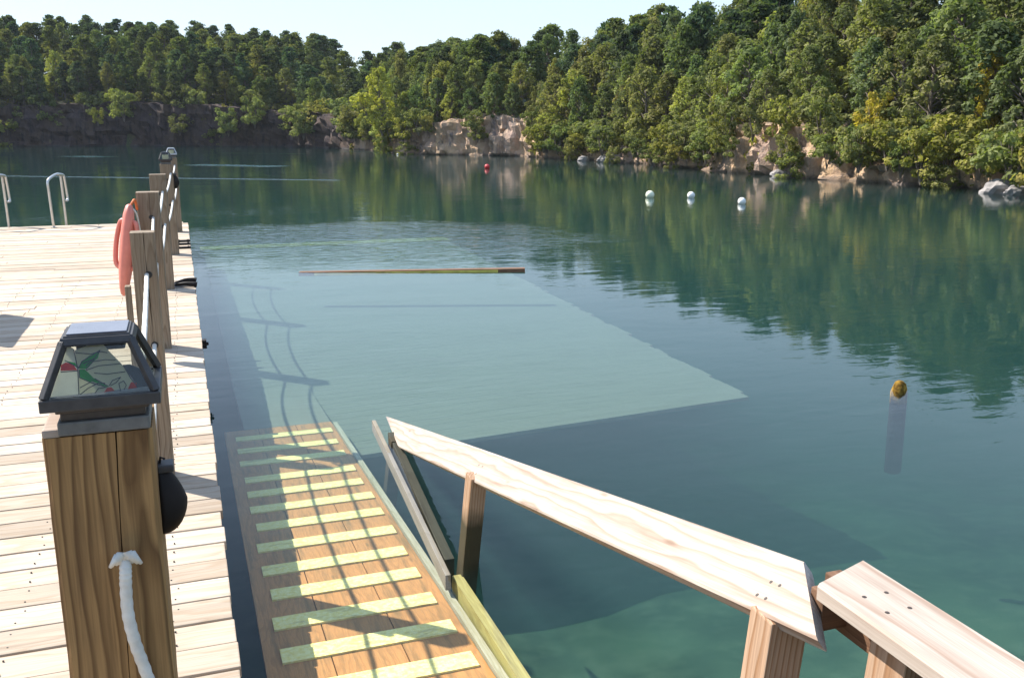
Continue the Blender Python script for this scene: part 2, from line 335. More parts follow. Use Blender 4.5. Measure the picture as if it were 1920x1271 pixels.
def water_mat():
    N = NT('lake_water'); P = N.new('ShaderNodeNewGeometry').outputs['Position']; s = N.sep(P)
    d = N.math('SQRT', N.math('ADD', N.math('MULTIPLY', s[0], s[0]), N.math('MULTIPLY', s[1], s[1])))
    # wind ruffles: calm by the dock, a ruffled band beyond, patches farther out
    calm = N.ramp(N.math('DIVIDE', d, 60.0), [(0.0, 0.05), (0.17, 0.07), (0.22, 0.13), (0.36, 0.12), (0.55, 0.08), (1.0, 0.08)])
    patch = N.ramp(N.noise(N.mapv(P, (0.10, 0.22, 1)), 1.0, 2, 0.5), [(0.42, 0.12), (0.62, 1.0)])
    amp = N.math('MULTIPLY', calm, patch)
    # cat's paws: (x, y, half length across, half depth, strength)
    for (cx, cy_, rx, ry, st) in ((2.6, 15.2, 4.6, 3.6, 0.55), (9.0, 10.0, 4.0, 0.9, 0.10), (7.2, 7.6, 2.6, 0.6, 0.07)):
        ex = N.math('DIVIDE', N.math('SUBTRACT', s[0], cx), rx); ey = N.math('DIVIDE', N.math('SUBTRACT', s[1], cy_), ry)
        rr = N.math('ADD', N.math('MULTIPLY', ex, ex), N.math('MULTIPLY', ey, ey))
        rr = N.math('ADD', rr, N.math('MULTIPLY', N.math('SUBTRACT', N.noise(P, 0.6, 2, 0.5), 0.5), 1.6))
        amp = N.math('MAXIMUM', amp, N.math('MULTIPLY', N.math('SUBTRACT', 1.0, rr, clamp=True), st))
    # wakes drawn on the far water
    wk = None
    for (x0, y0, x1, y1, wd, st) in WAKES:
        dx, dy = x1-x0, y1-y0; ln = sqrt(dx*dx+dy*dy); dx /= ln; dy /= ln
        u = N.math('ADD', N.math('MULTIPLY', N.math('SUBTRACT', s[0], x0), dx), N.math('MULTIPLY', N.math('SUBTRACT', s[1], y0), dy))
        v = N.math('ADD', N.math('MULTIPLY', N.math('SUBTRACT', s[0], x0), -dy), N.math('MULTIPLY', N.math('SUBTRACT', s[1], y0), dx))
        mv = N.math('SUBTRACT', 1.0, N.math('DIVIDE', N.math('ABSOLUTE', v), wd), clamp=True)
        mu = N.math('MULTIPLY', N.math('MULTIPLY', u, 1.5, clamp=True), N.math('MULTIPLY', N.math('SUBTRACT', ln, u), 1.5, clamp=True))
        q = N.math('MULTIPLY', N.math('MULTIPLY', N.math('MULTIPLY', mv, 2.0, clamp=True), mu), st)
        wk = q if wk is None else N.math('MAXIMUM', wk, q)
    w1 = N.noise(N.mapv(P, (0.8, 1.7, 1), rot=(0, 0, 0.35)), 1.0, 2, 0.5, 0.4)
    w2 = N.noise(N.mapv(P, (3.0, 7.0, 1), rot=(0, 0, 0.25)), 1.0, 3, 0.55, 0.6)
    h1 = N.math('MULTIPLY', w2, N.math('MULTIPLY', amp, 0.028))
    h0 = N.math('ADD', N.math('MULTIPLY', w1, 0.004), N.math('MULTIPLY', w2, 0.0007))
    w3 = N.noise(N.mapv(P, (2.2, 2.2, 1)), 3.0, 3, 0.6)
    h2 = N.math('MULTIPLY', N.math('MULTIPLY', w3, wk), 0.055)
    h = N.math('ADD', N.math('ADD', h1, h0), h2)
    nor = N.bump(h, 1.0, 1.0)
    geo = N.new('ShaderNodeNewGeometry')
    dt = N.new('ShaderNodeVectorMath', operation='DOT_PRODUCT'); N.L(geo.outputs['Incoming'], dt.inputs[0]); N.L(nor, dt.inputs[1])
    c = N.math('ABSOLUTE', dt.outputs['Value'])
    F = N.math('MULTIPLY_ADD', N.math('POWER', N.math('SUBTRACT', 1.0, c, clamp=True), 5.0), 0.98, 0.02)
    gl = N.new('ShaderNodeBsdfGlossy'); gl.inputs['Roughness'].default_value = 0.02; N.L(nor, gl.inputs['Normal'])
    tr = N.new('ShaderNodeBsdfTransparent'); mx = N.new('ShaderNodeMixShader')
    N.L(F, mx.inputs[0]); N.L(tr.outputs[0], mx.inputs[1]); N.L(gl.outputs[0], mx.inputs[2]); N.L(mx.outputs[0], N.out.inputs['Surface'])
    vs = N.new('ShaderNodeVolumeScatter'); vs.inputs['Color'].default_value = (0.32, 0.66, 0.64, 1); vs.inputs['Density'].default_value = 0.085; vs.inputs['Anisotropy'].default_value = 0.0
    va = N.new('ShaderNodeVolumeAbsorption'); va.inputs['Color'].default_value = (0.50, 0.67, 0.63, 1); va.inputs['Density'].default_value = 1.05
    ad = N.new('ShaderNodeAddShader'); N.L(vs.outputs[0], ad.inputs[0]); N.L(va.outputs[0], ad.inputs[1]); N.L(ad.outputs[0], N.out.inputs['Volume'])
    return N.m
WAKES = [(-7.0, 68.9, -4.3, 65.5, 1.3, 1.0), (0.4, 50.6, 4.9, 46.5, 1.0, 1.2), (-7, 41.2, 5.6, 33.4, 0.35, 0.55), (12, 76, 17.5, 62.5, 0.6, 0.6), (2.5, 74, 9, 68.5, 0.6, 0.4)]
M['water'] = water_mat()

# ------------------------------------------------------------------ lake shore, terrain
RIGHT = [(23.5, -60), (23, 0), (22.6, 20.3), (23, 23.1), (22.3, 26.5), (21.9, 29.6), (21.9, 33.2), (22.1, 36.8), (22.6, 41.8), (22.3, 50.4), (21.7, 53.7), (21.4, 58.6), (19.5, 61.5), (17, 64.1), (14.9, 67.9)]
LEFT = [(16.5, 74), (14.5, 84), (10, 96), (-2, 103), (-15, 108), (-30, 111), (-60, 117), (-90, 112), (-110, 60), (-110, -60)]
SHORE = [Vector((x, y)) for x, y in RIGHT + LEFT]
def sdist(x, y):
    """signed distance to the shore: positive inland"""
    p = Vector((x, y)); best = 1e9; inside = False; n = len(SHORE)
    for i in range(n):
        a = SHORE[i]; b = SHORE[(i+1) % n]; ab = b - a; t = max(0, min(1, (p-a).dot(ab)/ab.length_squared))
        d = (p - a - ab*t).length
        if d < best: best = d
        if (a.y > y) != (b.y > y) and x < (b.x-a.x)*(y-a.y)/(b.y-a.y) + a.x: inside = not inside
    return -best if inside else best
def bands(v, pts):
    for (a, ha), (b, hb) in zip(pts, pts[1:]):
        if v <= b: return ha + (hb-ha)*max(0, (v-a))/(b-a)
    return pts[-1][1]
def cliff_top(x, y):
    if y > 72 or x < 8: return bands(x, [(-60, 4.0), (-20, 3.6), (-5, 4.2), (4, 3.8), (12, 3.0), (17, 1.6)])
    return bands(y, [(18, 0.5), (22, 0.7), (25, 1.1), (28, 1.5), (31, 1.9), (34, 1.9), (36, 1.1), (42, 0.9), (50, 0.8), (54, 1.1), (57, 2.3), (61, 2.5), (64, 2.2), (68, 1.4), (75, 1.4)])
def terrain_h(x, y, sd):
    if sd < 0.5: return -5.0 if sd < -0.2 else -3.0
    c = cliff_top(x, y) * (0.55 + 0.45*min(1, (sd-0.5)/1.2))
    k = 0.20 if y < 72 else 0.26
    c += k * min(max(sd-1, 0), 16) + 0.05*min(max(sd-16, 0), 60)
    return c + 0.35*(noise.noise(Vector((x*0.18, y*0.18, 3))))*min(1, sd/4)
def ground():
    xs = [-2000, -500, -160] + [-120 + i*1.5 for i in range(int(190/1.5))] + [90, 160, 600, 2000]
    ys = [-1500, -300, -70] + [-50 + i*1.5 for i in range(int(210/1.5))] + [190, 300, 900, 2500]
    v = []; f = []
    for j, y in enumerate(ys):
        for i, x in enumerate(xs): v.append((x, y, terrain_h(x, y, sdist(x, y))))
    nx = len(xs)
    for j in range(len(ys)-1):
        for i in range(nx-1): a = j*nx+i; f.append((a, a+1, a+nx+1, a+nx))
    o = pydata('hillside', v, f, M['soil'], smooth=True); tag(o, kind='structure')
ground()
def resample(pts, step):
    out = []
    for (x0, y0), (x1, y1) in zip(pts, pts[1:]):
        L = math.hypot(x1-x0, y1-y0); n = max(1, int(L/step))
        for k in range(n): out.append((x0+(x1-x0)*k/n, y0+(y1-y0)*k/n))
    out.append(pts[-1]); return out
def cliff(name, pts, step, rows):
    P = resample(pts, step); v = []; f = []
    for i, (x, y) in enumerate(P):
        a = P[max(0, i-2)]; b = P[min(len(P)-1, i+2)]; t = Vector((b[0]-a[0], b[1]-a[1])).normalized(); n = Vector((-t.y, t.x))   # to the lake
        if sdist(x+n.x*1.5, y+n.y*1.5) > 0: n = -n
        H = cliff_top(x, y)*1.04
        for r in range(rows+5):
            if r <= rows: u = r/rows; z = -1.2 + (H+1.2)*u; back = 0.10*max(0, z)
            else: z = H + 0.04*(r-rows); back = 0.10*H + 0.55*(r-rows)
            q = Vector((x*0.9, y*0.9, z*0.55)); c = noise.voronoi(q*1.1)[0]
            blk = noise.cell(Vector((x*0.8+z*0.15, y*0.8, z*0.7)))*0.30 + noise.cell(Vector((x*2.1, y*2.1+z*.3, z*1.3)))*0.18
            rag = noise.fractal(Vector((x, y, z))*1.3, 0.7, 2.2, 4)*0.25
            off = 0.0 - back + (blk + rag + min(c[1]-c[0], 0.3)*0.6)*(1.0 if r <= rows else 0.3) - (0.25 if z < 0 else 0)*0
            zz = z + (noise.noise(Vector((x*1.1, y*1.1, 9)))*0.35*max(0, r/rows-0.3)) + rag*0.4
            v.append((x+n.x*off, y+n.y*off, zz))
    R = rows+5
    for i in range(len(P)-1):
        for r in range(R-1): a = i*R+r; f.append((a, a+1, a+R+1, a+R))
    o = pydata(name, v, f, M['shaderock'] if 'far' in name else M['rock']); tag(o, kind='structure')
cliff('rock_cliff', [(23.4, -6), (23, 0)] + RIGHT[2:] + LEFT[:2], 0.22, 14)
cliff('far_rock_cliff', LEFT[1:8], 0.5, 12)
def bed():
    v = []; f = []; n = 70
    for j in range(n+1):
        for i in range(n+1):
            x = -10 + 34*i/n; y = -4 + 40*j/n
            z = -1.22 - 0.16*max(0, y-3.5) - 0.07*max(0, x-4) + 0.07*noise.fractal(Vector((x*0.7, y*0.7, 0)), 0.9, 2, 3)
            v.append((x, y, z))
    for j in range(n):
        for i in range(n): a = j*(n+1)+i; f.append((a, a+1, a+n+2, a+n+1))
    o = pydata('lake_bed', v, f, M['bed'], smooth=True); tag(o, kind='structure')
bed()
o = box('lake_water', -400, 60, -80, 260, -4.6, 0, M['water'], bevel=0); tag(o, kind='structure')

# ------------------------------------------------------------------ trees
def leaf_quads(v, f, c, n, r, size, flat=1.0, out=0.55):
    for _ in range(n):
        d = Vector((random.gauss(0, 1), random.gauss(0, 1), random.gauss(0, 1))).normalized()
        p = c + Vector((d.x*r, d.y*r, d.z*r*flat))*random.uniform(0.55, 1.05)
        nn = (d*out + Vector((random.uniform(-1, 1), random.uniform(-1, 1), random.uniform(-0.6, 1)))*(1-out)+Vector((0, 0, .15))).normalized()
        a = nn.orthogonal().normalized(); a.rotate(Matrix.Rotation(random.uniform(0, 6.28), 3, nn)); b = nn.cross(a)
        s = size*random.uniform(0.6, 1.3); i = len(v)
        v += [p - a*s, p - b*s*0.55, p + a*s, p + b*s*0.55]; f.append((i, i+1, i+2, i+3))
def tree_mesh(kind, seed):
    """unit tree, 1 m tall; crown and trunk meshes"""
    random.seed(seed); v = []; f = []; bm = bmesh.new()
    lean = random.uniform(-0.04, 0.04)
    if kind == 'broad':
        tube_mesh(bm, [(0, 0, -0.1), (lean, 0, 0.35), (lean*1.5, 0.01, 0.85)], [0.022, 0.016, 0.004], 6)
        W = random.uniform(0.15, 0.22); low = random.uniform(0.06, 0.2); ncl = random.randint(54, 66)
        for k in range(ncl):
            h = low + (0.95-low)*((k+0.5)/ncl)**0.9; t = (h-low)/(0.97-low)
            env = W*(0.55 + 0.75*sin(pi*min(1, t*0.95+0.05))**0.8)*(1-0.25*t)*(1 if t < .8 else (1-t)/.2*.6+.4)
            a = k*2.399 + random.uniform(-0.5, 0.5); rr = env*random.uniform(0.45, 1.05); r = random.uniform(0.035, 0.07)
            c = Vector((cos(a)*rr+lean, sin(a)*rr, h))
            tube_mesh(bm, [(lean, 0, max(.05, h-rr*0.8)), tuple(c)], [0.007, 0.002], 4, False)
            leaf_quads(v, f, c, 56, r, 0.019, 0.95)
    elif kind == 'pine':
        tube_mesh(bm, [(0, 0, -0.1), (lean, 0, 0.5), (lean*1.2, 0, 0.97)], [0.016, 0.011, 0.003], 6)
        low = random.uniform(0.14, 0.30); nl = 16
        for k in range(nl):
            t = k/(nl-1); h = low + (0.97-low)*t
            R = (0.20*(1-t)**0.5*(0.65+0.35*min(1, t*4)) + 0.03)*random.uniform(0.75, 1.15); m = random.randint(4, 6)
            for j in range(m):
                a = random.uniform(0, 6.28); rr = R*random.uniform(0.6, 1.1); c = Vector((cos(a)*rr+lean, sin(a)*rr, h+rr*0.15))
                tube_mesh(bm, [(lean, 0, h-0.02), tuple(c)], [0.005, 0.0015], 4, False)
                leaf_quads(v, f, c, 34, random.uniform(0.05, 0.08), 0.020, 0.6, 0.3)
                leaf_quads(v, f, Vector((cos(a)*rr*0.5+lean, sin(a)*rr*0.5, h)), 10, 0.05, 0.018, 0.5, 0.3)
    else:  # shrub: wide, to the ground
        for j in range(5):
            a = j*1.3; tube_mesh(bm, [(0, 0, -0.15), (cos(a)*0.2, sin(a)*0.2, 0.6)], [0.02, 0.006], 4)
        for k in range(24):
            a = k*2.399; h = random.uniform(0.05, 0.85); rr = 0.48*sqrt(1-(h-0.3)**2*1.2)*random.uniform(0.3, 1.0) if abs(h-.3) < .8 else .15
            leaf_quads(v, f, Vector((cos(a)*rr, sin(a)*rr, h)), 60, random.uniform(0.11, 0.17), 0.045, 0.75)
    cm = bpy.data.meshes.new('crown'); cm.from_pydata(v, [], f); cm.materials.append(M['needle'] if kind == 'pine' else M['leaf'])
    tm = bpy.data.meshes.new('trunk'); bm.to_mesh(tm); bm.free(); tm.materials.append(M['bark'])
    return cm, tm
LIB = {'broad': [tree_mesh('broad', 100+i) for i in range(7)], 'pine': [tree_mesh('pine', 200+i) for i in range(6)], 'shrub': [tree_mesh('shrub', 300+i) for i in range(5)]}
NAMES = {'broad': ('broadleaf_tree', 'tree'), 'pine': ('pine_tree', 'tree'), 'shrub': ('shrub', 'shrub')}
def plant(kind, x, y, z, h, wid, color, label, group):
    nm, cat = NAMES[kind]; cm, tm = random.choice(LIB[kind])
    e = bpy.data.objects.new(nm, None); COL.objects.link(e); e.location = (x, y, z); e.rotation_euler = (random.uniform(-.04, .04), random.uniform(-.04, .04), random.uniform(0, 6.28))
    e.scale = (wid, wid, h); e.empty_display_size = 0.1; tag(e, label, cat, group)
    c = bpy.data.objects.new('crown', cm); COL.objects.link(c); c.parent = e; c.color = (*color, 1)
    t = bpy.data.objects.new('stems' if kind == 'shrub' else 'trunk', tm); COL.objects.link(t); t.parent = e
    return e
SKY = [(-400, 25), (0, 28), (60, 38), (130, 30), (250, 45), (330, 40), (400, 50), (550, 60), (660, 78), (720, 88), (745, 72), (765, 95), (800, 84), (860, 72), (900, 70), (1000, 58), (1060, 42), (1060.5, 40), (1100, 38), (1200, 14), (1300, -12), (1500, -50), (1650, -71), (1920, -154), (2600, -330)]
def skyline(px):
    return bands(px, SKY)
def top_for(x, y, base):
    """height at which something standing at x, y just reaches the forest skyline"""
    px, _ = px_of((x, y, base)); D = math.hypot(x, y)
    lo, hi = base, base+30
    for _ in range(30):
        m = (lo+hi)/2
        if px_of((x, y, m))[1] > skyline(px): lo = m
        else: hi = m
    return lo
ZONES = [(190, 'left of the second ladder rail', 'far'), (330, 'behind the row of dock posts', 'far'), (520, 'right of the dock posts', 'far'), (690, 'beside the dark cove', 'far'),
         (810, 'on the point beside the dark cove', 'near'), (900, 'over the narrow tan rock faces', 'near'), (1010, 'over the broad tan rock face', 'near'), (1190, 'left of the three white buoys', 'near'),
         (1420, 'behind the three white buoys', 'near'), (1650, 'over the broken pink rocks', 'near'), (1800, 'left of the grey boulders', 'near'), (99999, 'by the grey boulders at far right', 'near')]
HUES = {'broad': [((1, 1, 1), 'mid green'), ((0.75, 0.85, 0.9), 'dark green'), ((1.5, 1.35, 1.0), 'yellow green'), ((1.15, 1.0, 0.95), 'olive')],
        'pine': [((1, 1, 1), 'dark green'), ((0.8, 0.95, 1.1), 'bluish green'), ((1.45, 1.3, 1.0), 'lighter green')],
        'shrub': [((0.95, 0.95, 0.9), 'bright green'), ((1.25, 1.1, 0.75), 'yellow green'), ((0.85, 0.8, 0.75), 'olive green')]}
def zone(px):
    for a, t, k in ZONES:
        if px < a: return t, k
def place(kind, x, y, row, hmul, force=None, zz=None):
    sd_ = sdist(x, y); z = (max(terrain_h(x, y, sd_), 0.05) if zz is None else zz) - 0.1
    px, py = px_of((x, y, z))
    if px < -120 or px > 2080: return
    zt, zk = zone(px)
    top = top_for(x, y, z); D = math.hypot(x, y)
    if kind == 'shrub': h = random.uniform(0.95, 1.9)*hmul*(1 if zk == 'near' else 1.3)
    else: h = max((top - z)*hmul, 1.6 if zk == 'near' else 2.5)
    if kind != 'shrub': h = min(h, 6.8 if zk == 'near' else 8.0)
    rc = random.random()
    hs = HUES[kind]
    col, word = force or (hs[0] if rc < .42 else hs[1] if rc < .68 else hs[2] if rc < .86 else hs[-1])
    j = random.uniform(0.85, 1.15); col = tuple(c*j*random.uniform(0.94, 1.06) for c in col)
    wid = {'broad': min(h, 4.5)*random.uniform(0.85, 1.2), 'pine': min(h, 5.5)*random.uniform(1.0, 1.35), 'shrub': h*random.uniform(0.8, 1.3)}[kind]
    side = 'far shaded shore' if zk == 'far' else 'sunny right shore'
    nmw = {'broad': 'broadleaf tree', 'pine': 'pine', 'shrub': 'shrub'}[kind]
    where = {'front': 'at the water edge', 'edge': 'on the cliff edge', 'mid': 'halfway up the slope', 'back': 'high on the skyline'}[row]
    lab = f'{word} {nmw} {where} {zt}'
    plant(kind, x, y, z, h, wid, col, lab, f'{word} {nmw}s {where} {zt}')
random.seed(5)
def strip_points(pts, step, d, jit):
    out = []
    for i, (x, y) in enumerate(resample(pts, step)):
        out.append((x, y))
    res = []
    for i in range(1, len(out)-1):
        t = Vector((out[i+1][0]-out[i-1][0], out[i+1][1]-out[i-1][1])).normalized(); n = Vector((t.y, -t.x))
        if sdist(out[i][0]+n.x*2, out[i][1]+n.y*2) < 0: n = -n
        res.append((out[i][0]+n.x*d+random.uniform(-jit, jit), out[i][1]+n.y*d+random.uniform(-jit, jit)))
    return res
RV = [(22.8, 15.5)] + RIGHT[2:] + [LEFT[0], LEFT[1]]
def bare(x, y):   # rock faces the photo shows uncovered
    px = px_of((x, y, 1))[0]
    return 900 < px < 990 or 1425 < px < 1450 or 1560 < px < 1590 or 1790 < px < 1815 or 1090 < px < 1100 or 1225 < px < 1240 or 1365 < px < 1405 or 822 < px < 845 or 862 < px < 880 or 1485 < px < 1512
def cliff_shrubs(pts, step, d, z0, z1, p, hh):
    for x, y in strip_points(pts, step, d, 0.25):
        if random.random() > p or bare(x, y): continue
        H = cliff_top(x, y); z = max(0.05, H*random.uniform(z0, z1)); x += random.uniform(-.2, .2)
        place('shrub', x, y, 'front' if z < 0.5 else 'edge', hh, zz=z)
cliff_shrubs(RV, 1.0, -1.0, 0.0, 0.12, 0.30, 0.65)
cliff_shrubs(RV, 0.85, -0.8, 0.3, 0.65, 0.55, 0.85)
cliff_shrubs(RV, 1.1, -0.5, 0.6, 0.9, 0.9, 1.0)
cliff_shrubs(RV, 1.0, 0.2, 0.85, 1.0, 0.9, 1.0)
for x, y in strip_points(RV, 1.3, 1.1, 0.4): place('broad', x, y, 'edge', random.uniform(0.42, 0.66))
for x, y in strip_points(RV, 1.3, 2.5, 0.5): place('broad' if random.random() < .85 else 'pine', x, y, 'mid', random.uniform(0.6, 0.85))
for x, y in strip_points(RV, 1.35, 4.2, 0.6): place('broad' if random.random() < .65 else 'pine', x, y, 'mid', random.uniform(0.75, 0.93))
for x, y in strip_points(RV, 1.5, 6.0, 0.7): place('broad' if random.random() < .45 else 'pine', x, y, 'back', random.uniform(0.88, 1.0))
for x, y in strip_points(RV, 1.8, 8.2, 0.8): place('broad' if random.random() < .45 else 'pine', x, y, 'back', random.uniform(0.92, 1.04))
LV = [(14.5, 84), (10, 96), (-2, 103), (-15, 108), (-30, 111), (-48, 115)]
cliff_shrubs(LV, 2.4, -0.9, 0.3, 0.8, 0.35, 1.2)
for x, y in strip_points(LV, 1.9, 0.9, 0.6): place('shrub', x, y, 'edge', 1.3)
for d, lo, hi, row, st in ((18.5, .97, 1.06, 'back', 2.2), (2.2, .36, .55, 'edge', 1.9), (4.2, .5, .68, 'mid', 1.8), (6.5, .6, .8, 'mid', 1.8), (9, .7, .9, 'mid', 1.8), (12, .85, .98, 'back', 1.5), (15.5, .93, 1.02, 'back', 1.4)):
    for x, y in strip_points(LV, st, d, 0.8): place('pine' if random.random() < .8 else 'broad', x, y, row, random.uniform(lo, hi))

AMBER = ((1.75, 1.3, 0.6), 'amber'); LIME = ((1.9, 1.7, 0.9), 'lime green')
def special(kind, x, y, z, h, wid, hue, lab, grp=None):
    plant(kind, x, y, z, h, wid, hue[0], lab, grp or 'trees that stand out on the shore')
special('broad', 24.1, 23.2, 0.9, 3.6, 3.2, AMBER, 'amber autumn tree above the grey boulders near the right edge')
special('shrub', 22.3, 26.4, 1.5, 1.7, 1.3, AMBER, 'amber bush among green trees over the broken pink rocks')
special('broad', 14.2, 68.6, 1.0, 5.2, 4.6, LIME, 'lime green tree leaning out of the point into the dark cove')
special('shrub', 13.2, 69.5, 2.9, 1.5, 2.4, LIME, 'lime green spray of leaves hanging over the dark cove')
special('pine', -18.5, 104.5, 2.2, 6.6, 8.5, ((1.7, 1.6, 1.1), ''), 'bushy pale green pine standing in front of the others above the ladders')
special('shrub', 22.6, 33.0, 0.4, 1.8, 1.5, LIME, 'lime green bush right of the tall tan rock slab behind the buoys')

# low growth between the trees
def undergrowth():
    random.seed(77); v = []; f = []
    for pts, d0, d1, n, sz in ((RV, -0.2, 9, 1500, 0.10), (LV, 0.8, 18, 900, 0.2)):
        P = resample(pts, 0.5)
        for _ in range(n):
            i = random.randrange(1, len(P)-1); t = Vector((P[i+1][0]-P[i-1][0], P[i+1][1]-P[i-1][1])).normalized(); nn = Vector((t.y, -t.x)); d = random.uniform(d0, d1)
            if sdist(P[i][0]+nn.x*3, P[i][1]+nn.y*3) < 0: nn = -nn
            x = P[i][0]+nn.x*d; y = P[i][1]+nn.y*d
            if d < 0.8 and bare(x, y): continue
            z = max(0.15, terrain_h(x, y, sdist(x, y)))
            leaf_quads(v, f, Vector((x, y, z+0.1)), 22, sz*random.uniform(2.5, 5), sz, 0.7)
    o = pydata('undergrowth', v, f, M['under']); o.color = (1.1, 1, .8, 1); tag(o, kind='stuff')
undergrowth()
def boulder(x, y, r, label):
    random.seed(int(x*100+y)); bm = bmesh.new(); bmesh.ops.create_icosphere(bm, subdivisions=3, radius=1)
    for q in bm.verts:
        k = 1 + 0.35*noise.noise(q.co*1.3 + Vector((x, y, 0))) + 0.12*noise.noise(q.co*4)
        q.co = Vector((q.co.x*k*r*1.3, q.co.y*k*r, q.co.z*k*r*0.75))
    o = from_bm('boulder', bm, M['boulder'], loc=(x, y, 0.05)); tag(o, label, 'boulder', 'boulders at the foot of the right shore')
boulder(22.0, 20.6, 0.45, 'pale grey boulder on the waterline at the right edge of the photo')
boulder(21.9, 19.9, 0.3, 'smaller grey boulder at the waterline beside the red float')
boulder(22.0, 47.0, 0.4, 'low grey boulder at the waterline left of the three white buoys')
boulder(21.6, 49.2, 0.28, 'small dark boulder on the waterline below bushes left of the buoys')
boulder(21.7, 30.5, 0.35, 'pinkish grey boulder at the waterline right of the tall tan rock slab')

# ------------------------------------------------------------------ dock
DZ = 0.30; EDGE = 0.055
dock = empty('dock', (0, 0, 0), 'wide sun-bleached wooden dock of cross planks floating on the left', 'dock')
def decking():
    random.seed(3); bm = bmesh.new(); p = 0.147
    for k in range(-8, 109):
        y0 = k*p; xr = EDGE + random.uniform(-0.003, 0.006); x = xr; first = True
        joints = [-0.9 - (k % 2)*1.2]
        xs = [xr]
        while xs[-1] > -9: xs.append(xs[-1] - (random.choice((2.44, 3.05, 3.66)) if not first else random.uniform(1.2, 3.5))); first = False
        for a, b in zip(xs, xs[1:]):
            dz = random.uniform(-0.0025, 0.0025)
            box_bm(bm, b+0.004, a, y0+0.0035+random.uniform(0, .0015), y0+p-0.0035-random.uniform(0, .0015), DZ-0.038+dz, DZ+dz, 0.004)
    return from_bm('decking', bm, M['deck'], dock)
decking()
bm = bmesh.new()
for i in range(7): box_bm(bm, -8.9+i*1.27, -8.9+i*1.27+1.262, 16.03, 16.19, DZ-0.035, DZ+0.004, 0.004)
from_bm('end_board', bm, M['deck'], dock)
box('rim_joist', EDGE-0.06, EDGE-0.022, -1.2, 16.0, 0.02, DZ-0.04, M['post'], dock)
box('rim_joist', -9, EDGE-0.065, 15.96, 16.0, 0.02, DZ-0.04, M['post'], dock)
bm = bmesh.new()
for i in range(14): box_bm(bm, -8.9, EDGE-0.07, -1.1+i*1.22, -0.1+i*1.22, -0.25, 0.12, 0.02)
from_bm('float', bm, M['blackplastic'], dock)

def post_bm(w, h, crack=0.004, notch_x=0.01, seed=0, notch_top=True):
    random.seed(seed); bm = bmesh.new(); hw = w/2; rings = []; c = 0.006; n = 26
    for i in range(n+1):
        z = h*i/n; nx = notch_x + 0.012*noise.noise(Vector((z*2.2, seed, 0))) + (z-h)*0.012
        cw = crack*(0.35 + 0.9*abs(noise.noise(Vector((z*3, seed, 5))))) if crack else 0
        j = lambda: random.uniform(-0.0006, 0.0006)
        pr = [(-hw+c, -hw), (nx-cw, -hw), (nx, -hw+0.03), (nx+cw, -hw), (hw-c, -hw), (hw, -hw+c), (hw, hw-c), (hw-c, hw), (-hw+c, hw), (-hw, hw-c), (-hw, -hw+c)]
        rings.append([bm.verts.new((x+j(), y+j(), z)) for x, y in pr])
    m = len(rings[0])
    for a, b in zip(rings, rings[1:]):
        for k in range(m): bm.faces.new((a[k], a[(k+1) % m], b[(k+1) % m], b[k]))
    bm.faces.new(rings[-1]); bm.faces.new(rings[0][::-1])
    return bm
def dock_post(x, y, w, label, m, seed, crack=0.002, h=1.08, base=DZ, group='posts along the dock edge'):
    e = empty('dock_post', (x, y, base), label, 'post', group)
    from_bm('post_shaft', post_bm(w, h, crack, random.uniform(-.01, .02), seed), m, e)
    return e
p1 = dock_post(-0.137, 1.44, 0.143, 'large brown cracked square post nearest the camera with the lamp on it', M['nearpost'], 1, 0.0022)
bm = bmesh.new(); box_bm(bm, -0.071, -0.047, -0.071, 0.03, 1.08, 1.092, 0.003); from_bm('broken_corner', bm, M['pale'], p1)
p2 = dock_post(-0.168, 4.16, 0.095, 'slimmer square post second from the camera, rope knotted through its two holes', M['post'], 2)
bm = bmesh.new(); box_bm(bm, -0.085, -0.062, -0.05, 0.0, 0.0, 0.86, 0.003); from_bm('side_board', bm, M['post'], p2)
p3 = dock_post(-0.22, 6.80, 0.145, 'third dock post, thick, with the salmon rescue can hanging beside it', M['post'], 3)
p4 = dock_post(-0.205, 9.40, 0.145, 'fourth dock post, bare topped, partly behind the third post', M['post'], 4)
p5 = dock_post(-0.155, 12.02, 0.145, 'fifth dock post carrying a small dark capped lamp', M['post'], 5)
p6 = dock_post(-0.105, 14.67, 0.145, 'farthest dock post with a pale pyramid lamp on top', M['post'], 6)
for pp, hs in ((p2, (0.905, 0.605)), (p3, (0.915, 0.60)), (p4, (0.9, 0.6)), (p5, (0.9, 0.6))):
    w_ = 0.0485 if pp is p2 else 0.0735
    for h_ in hs:
        bm = bmesh.new(); tube_mesh(bm, [(0.012, -w_, h_), (0.012, -w_+0.004, h_)], 0.015, 12); from_bm('rope_hole', bm, M['lead'], pp)

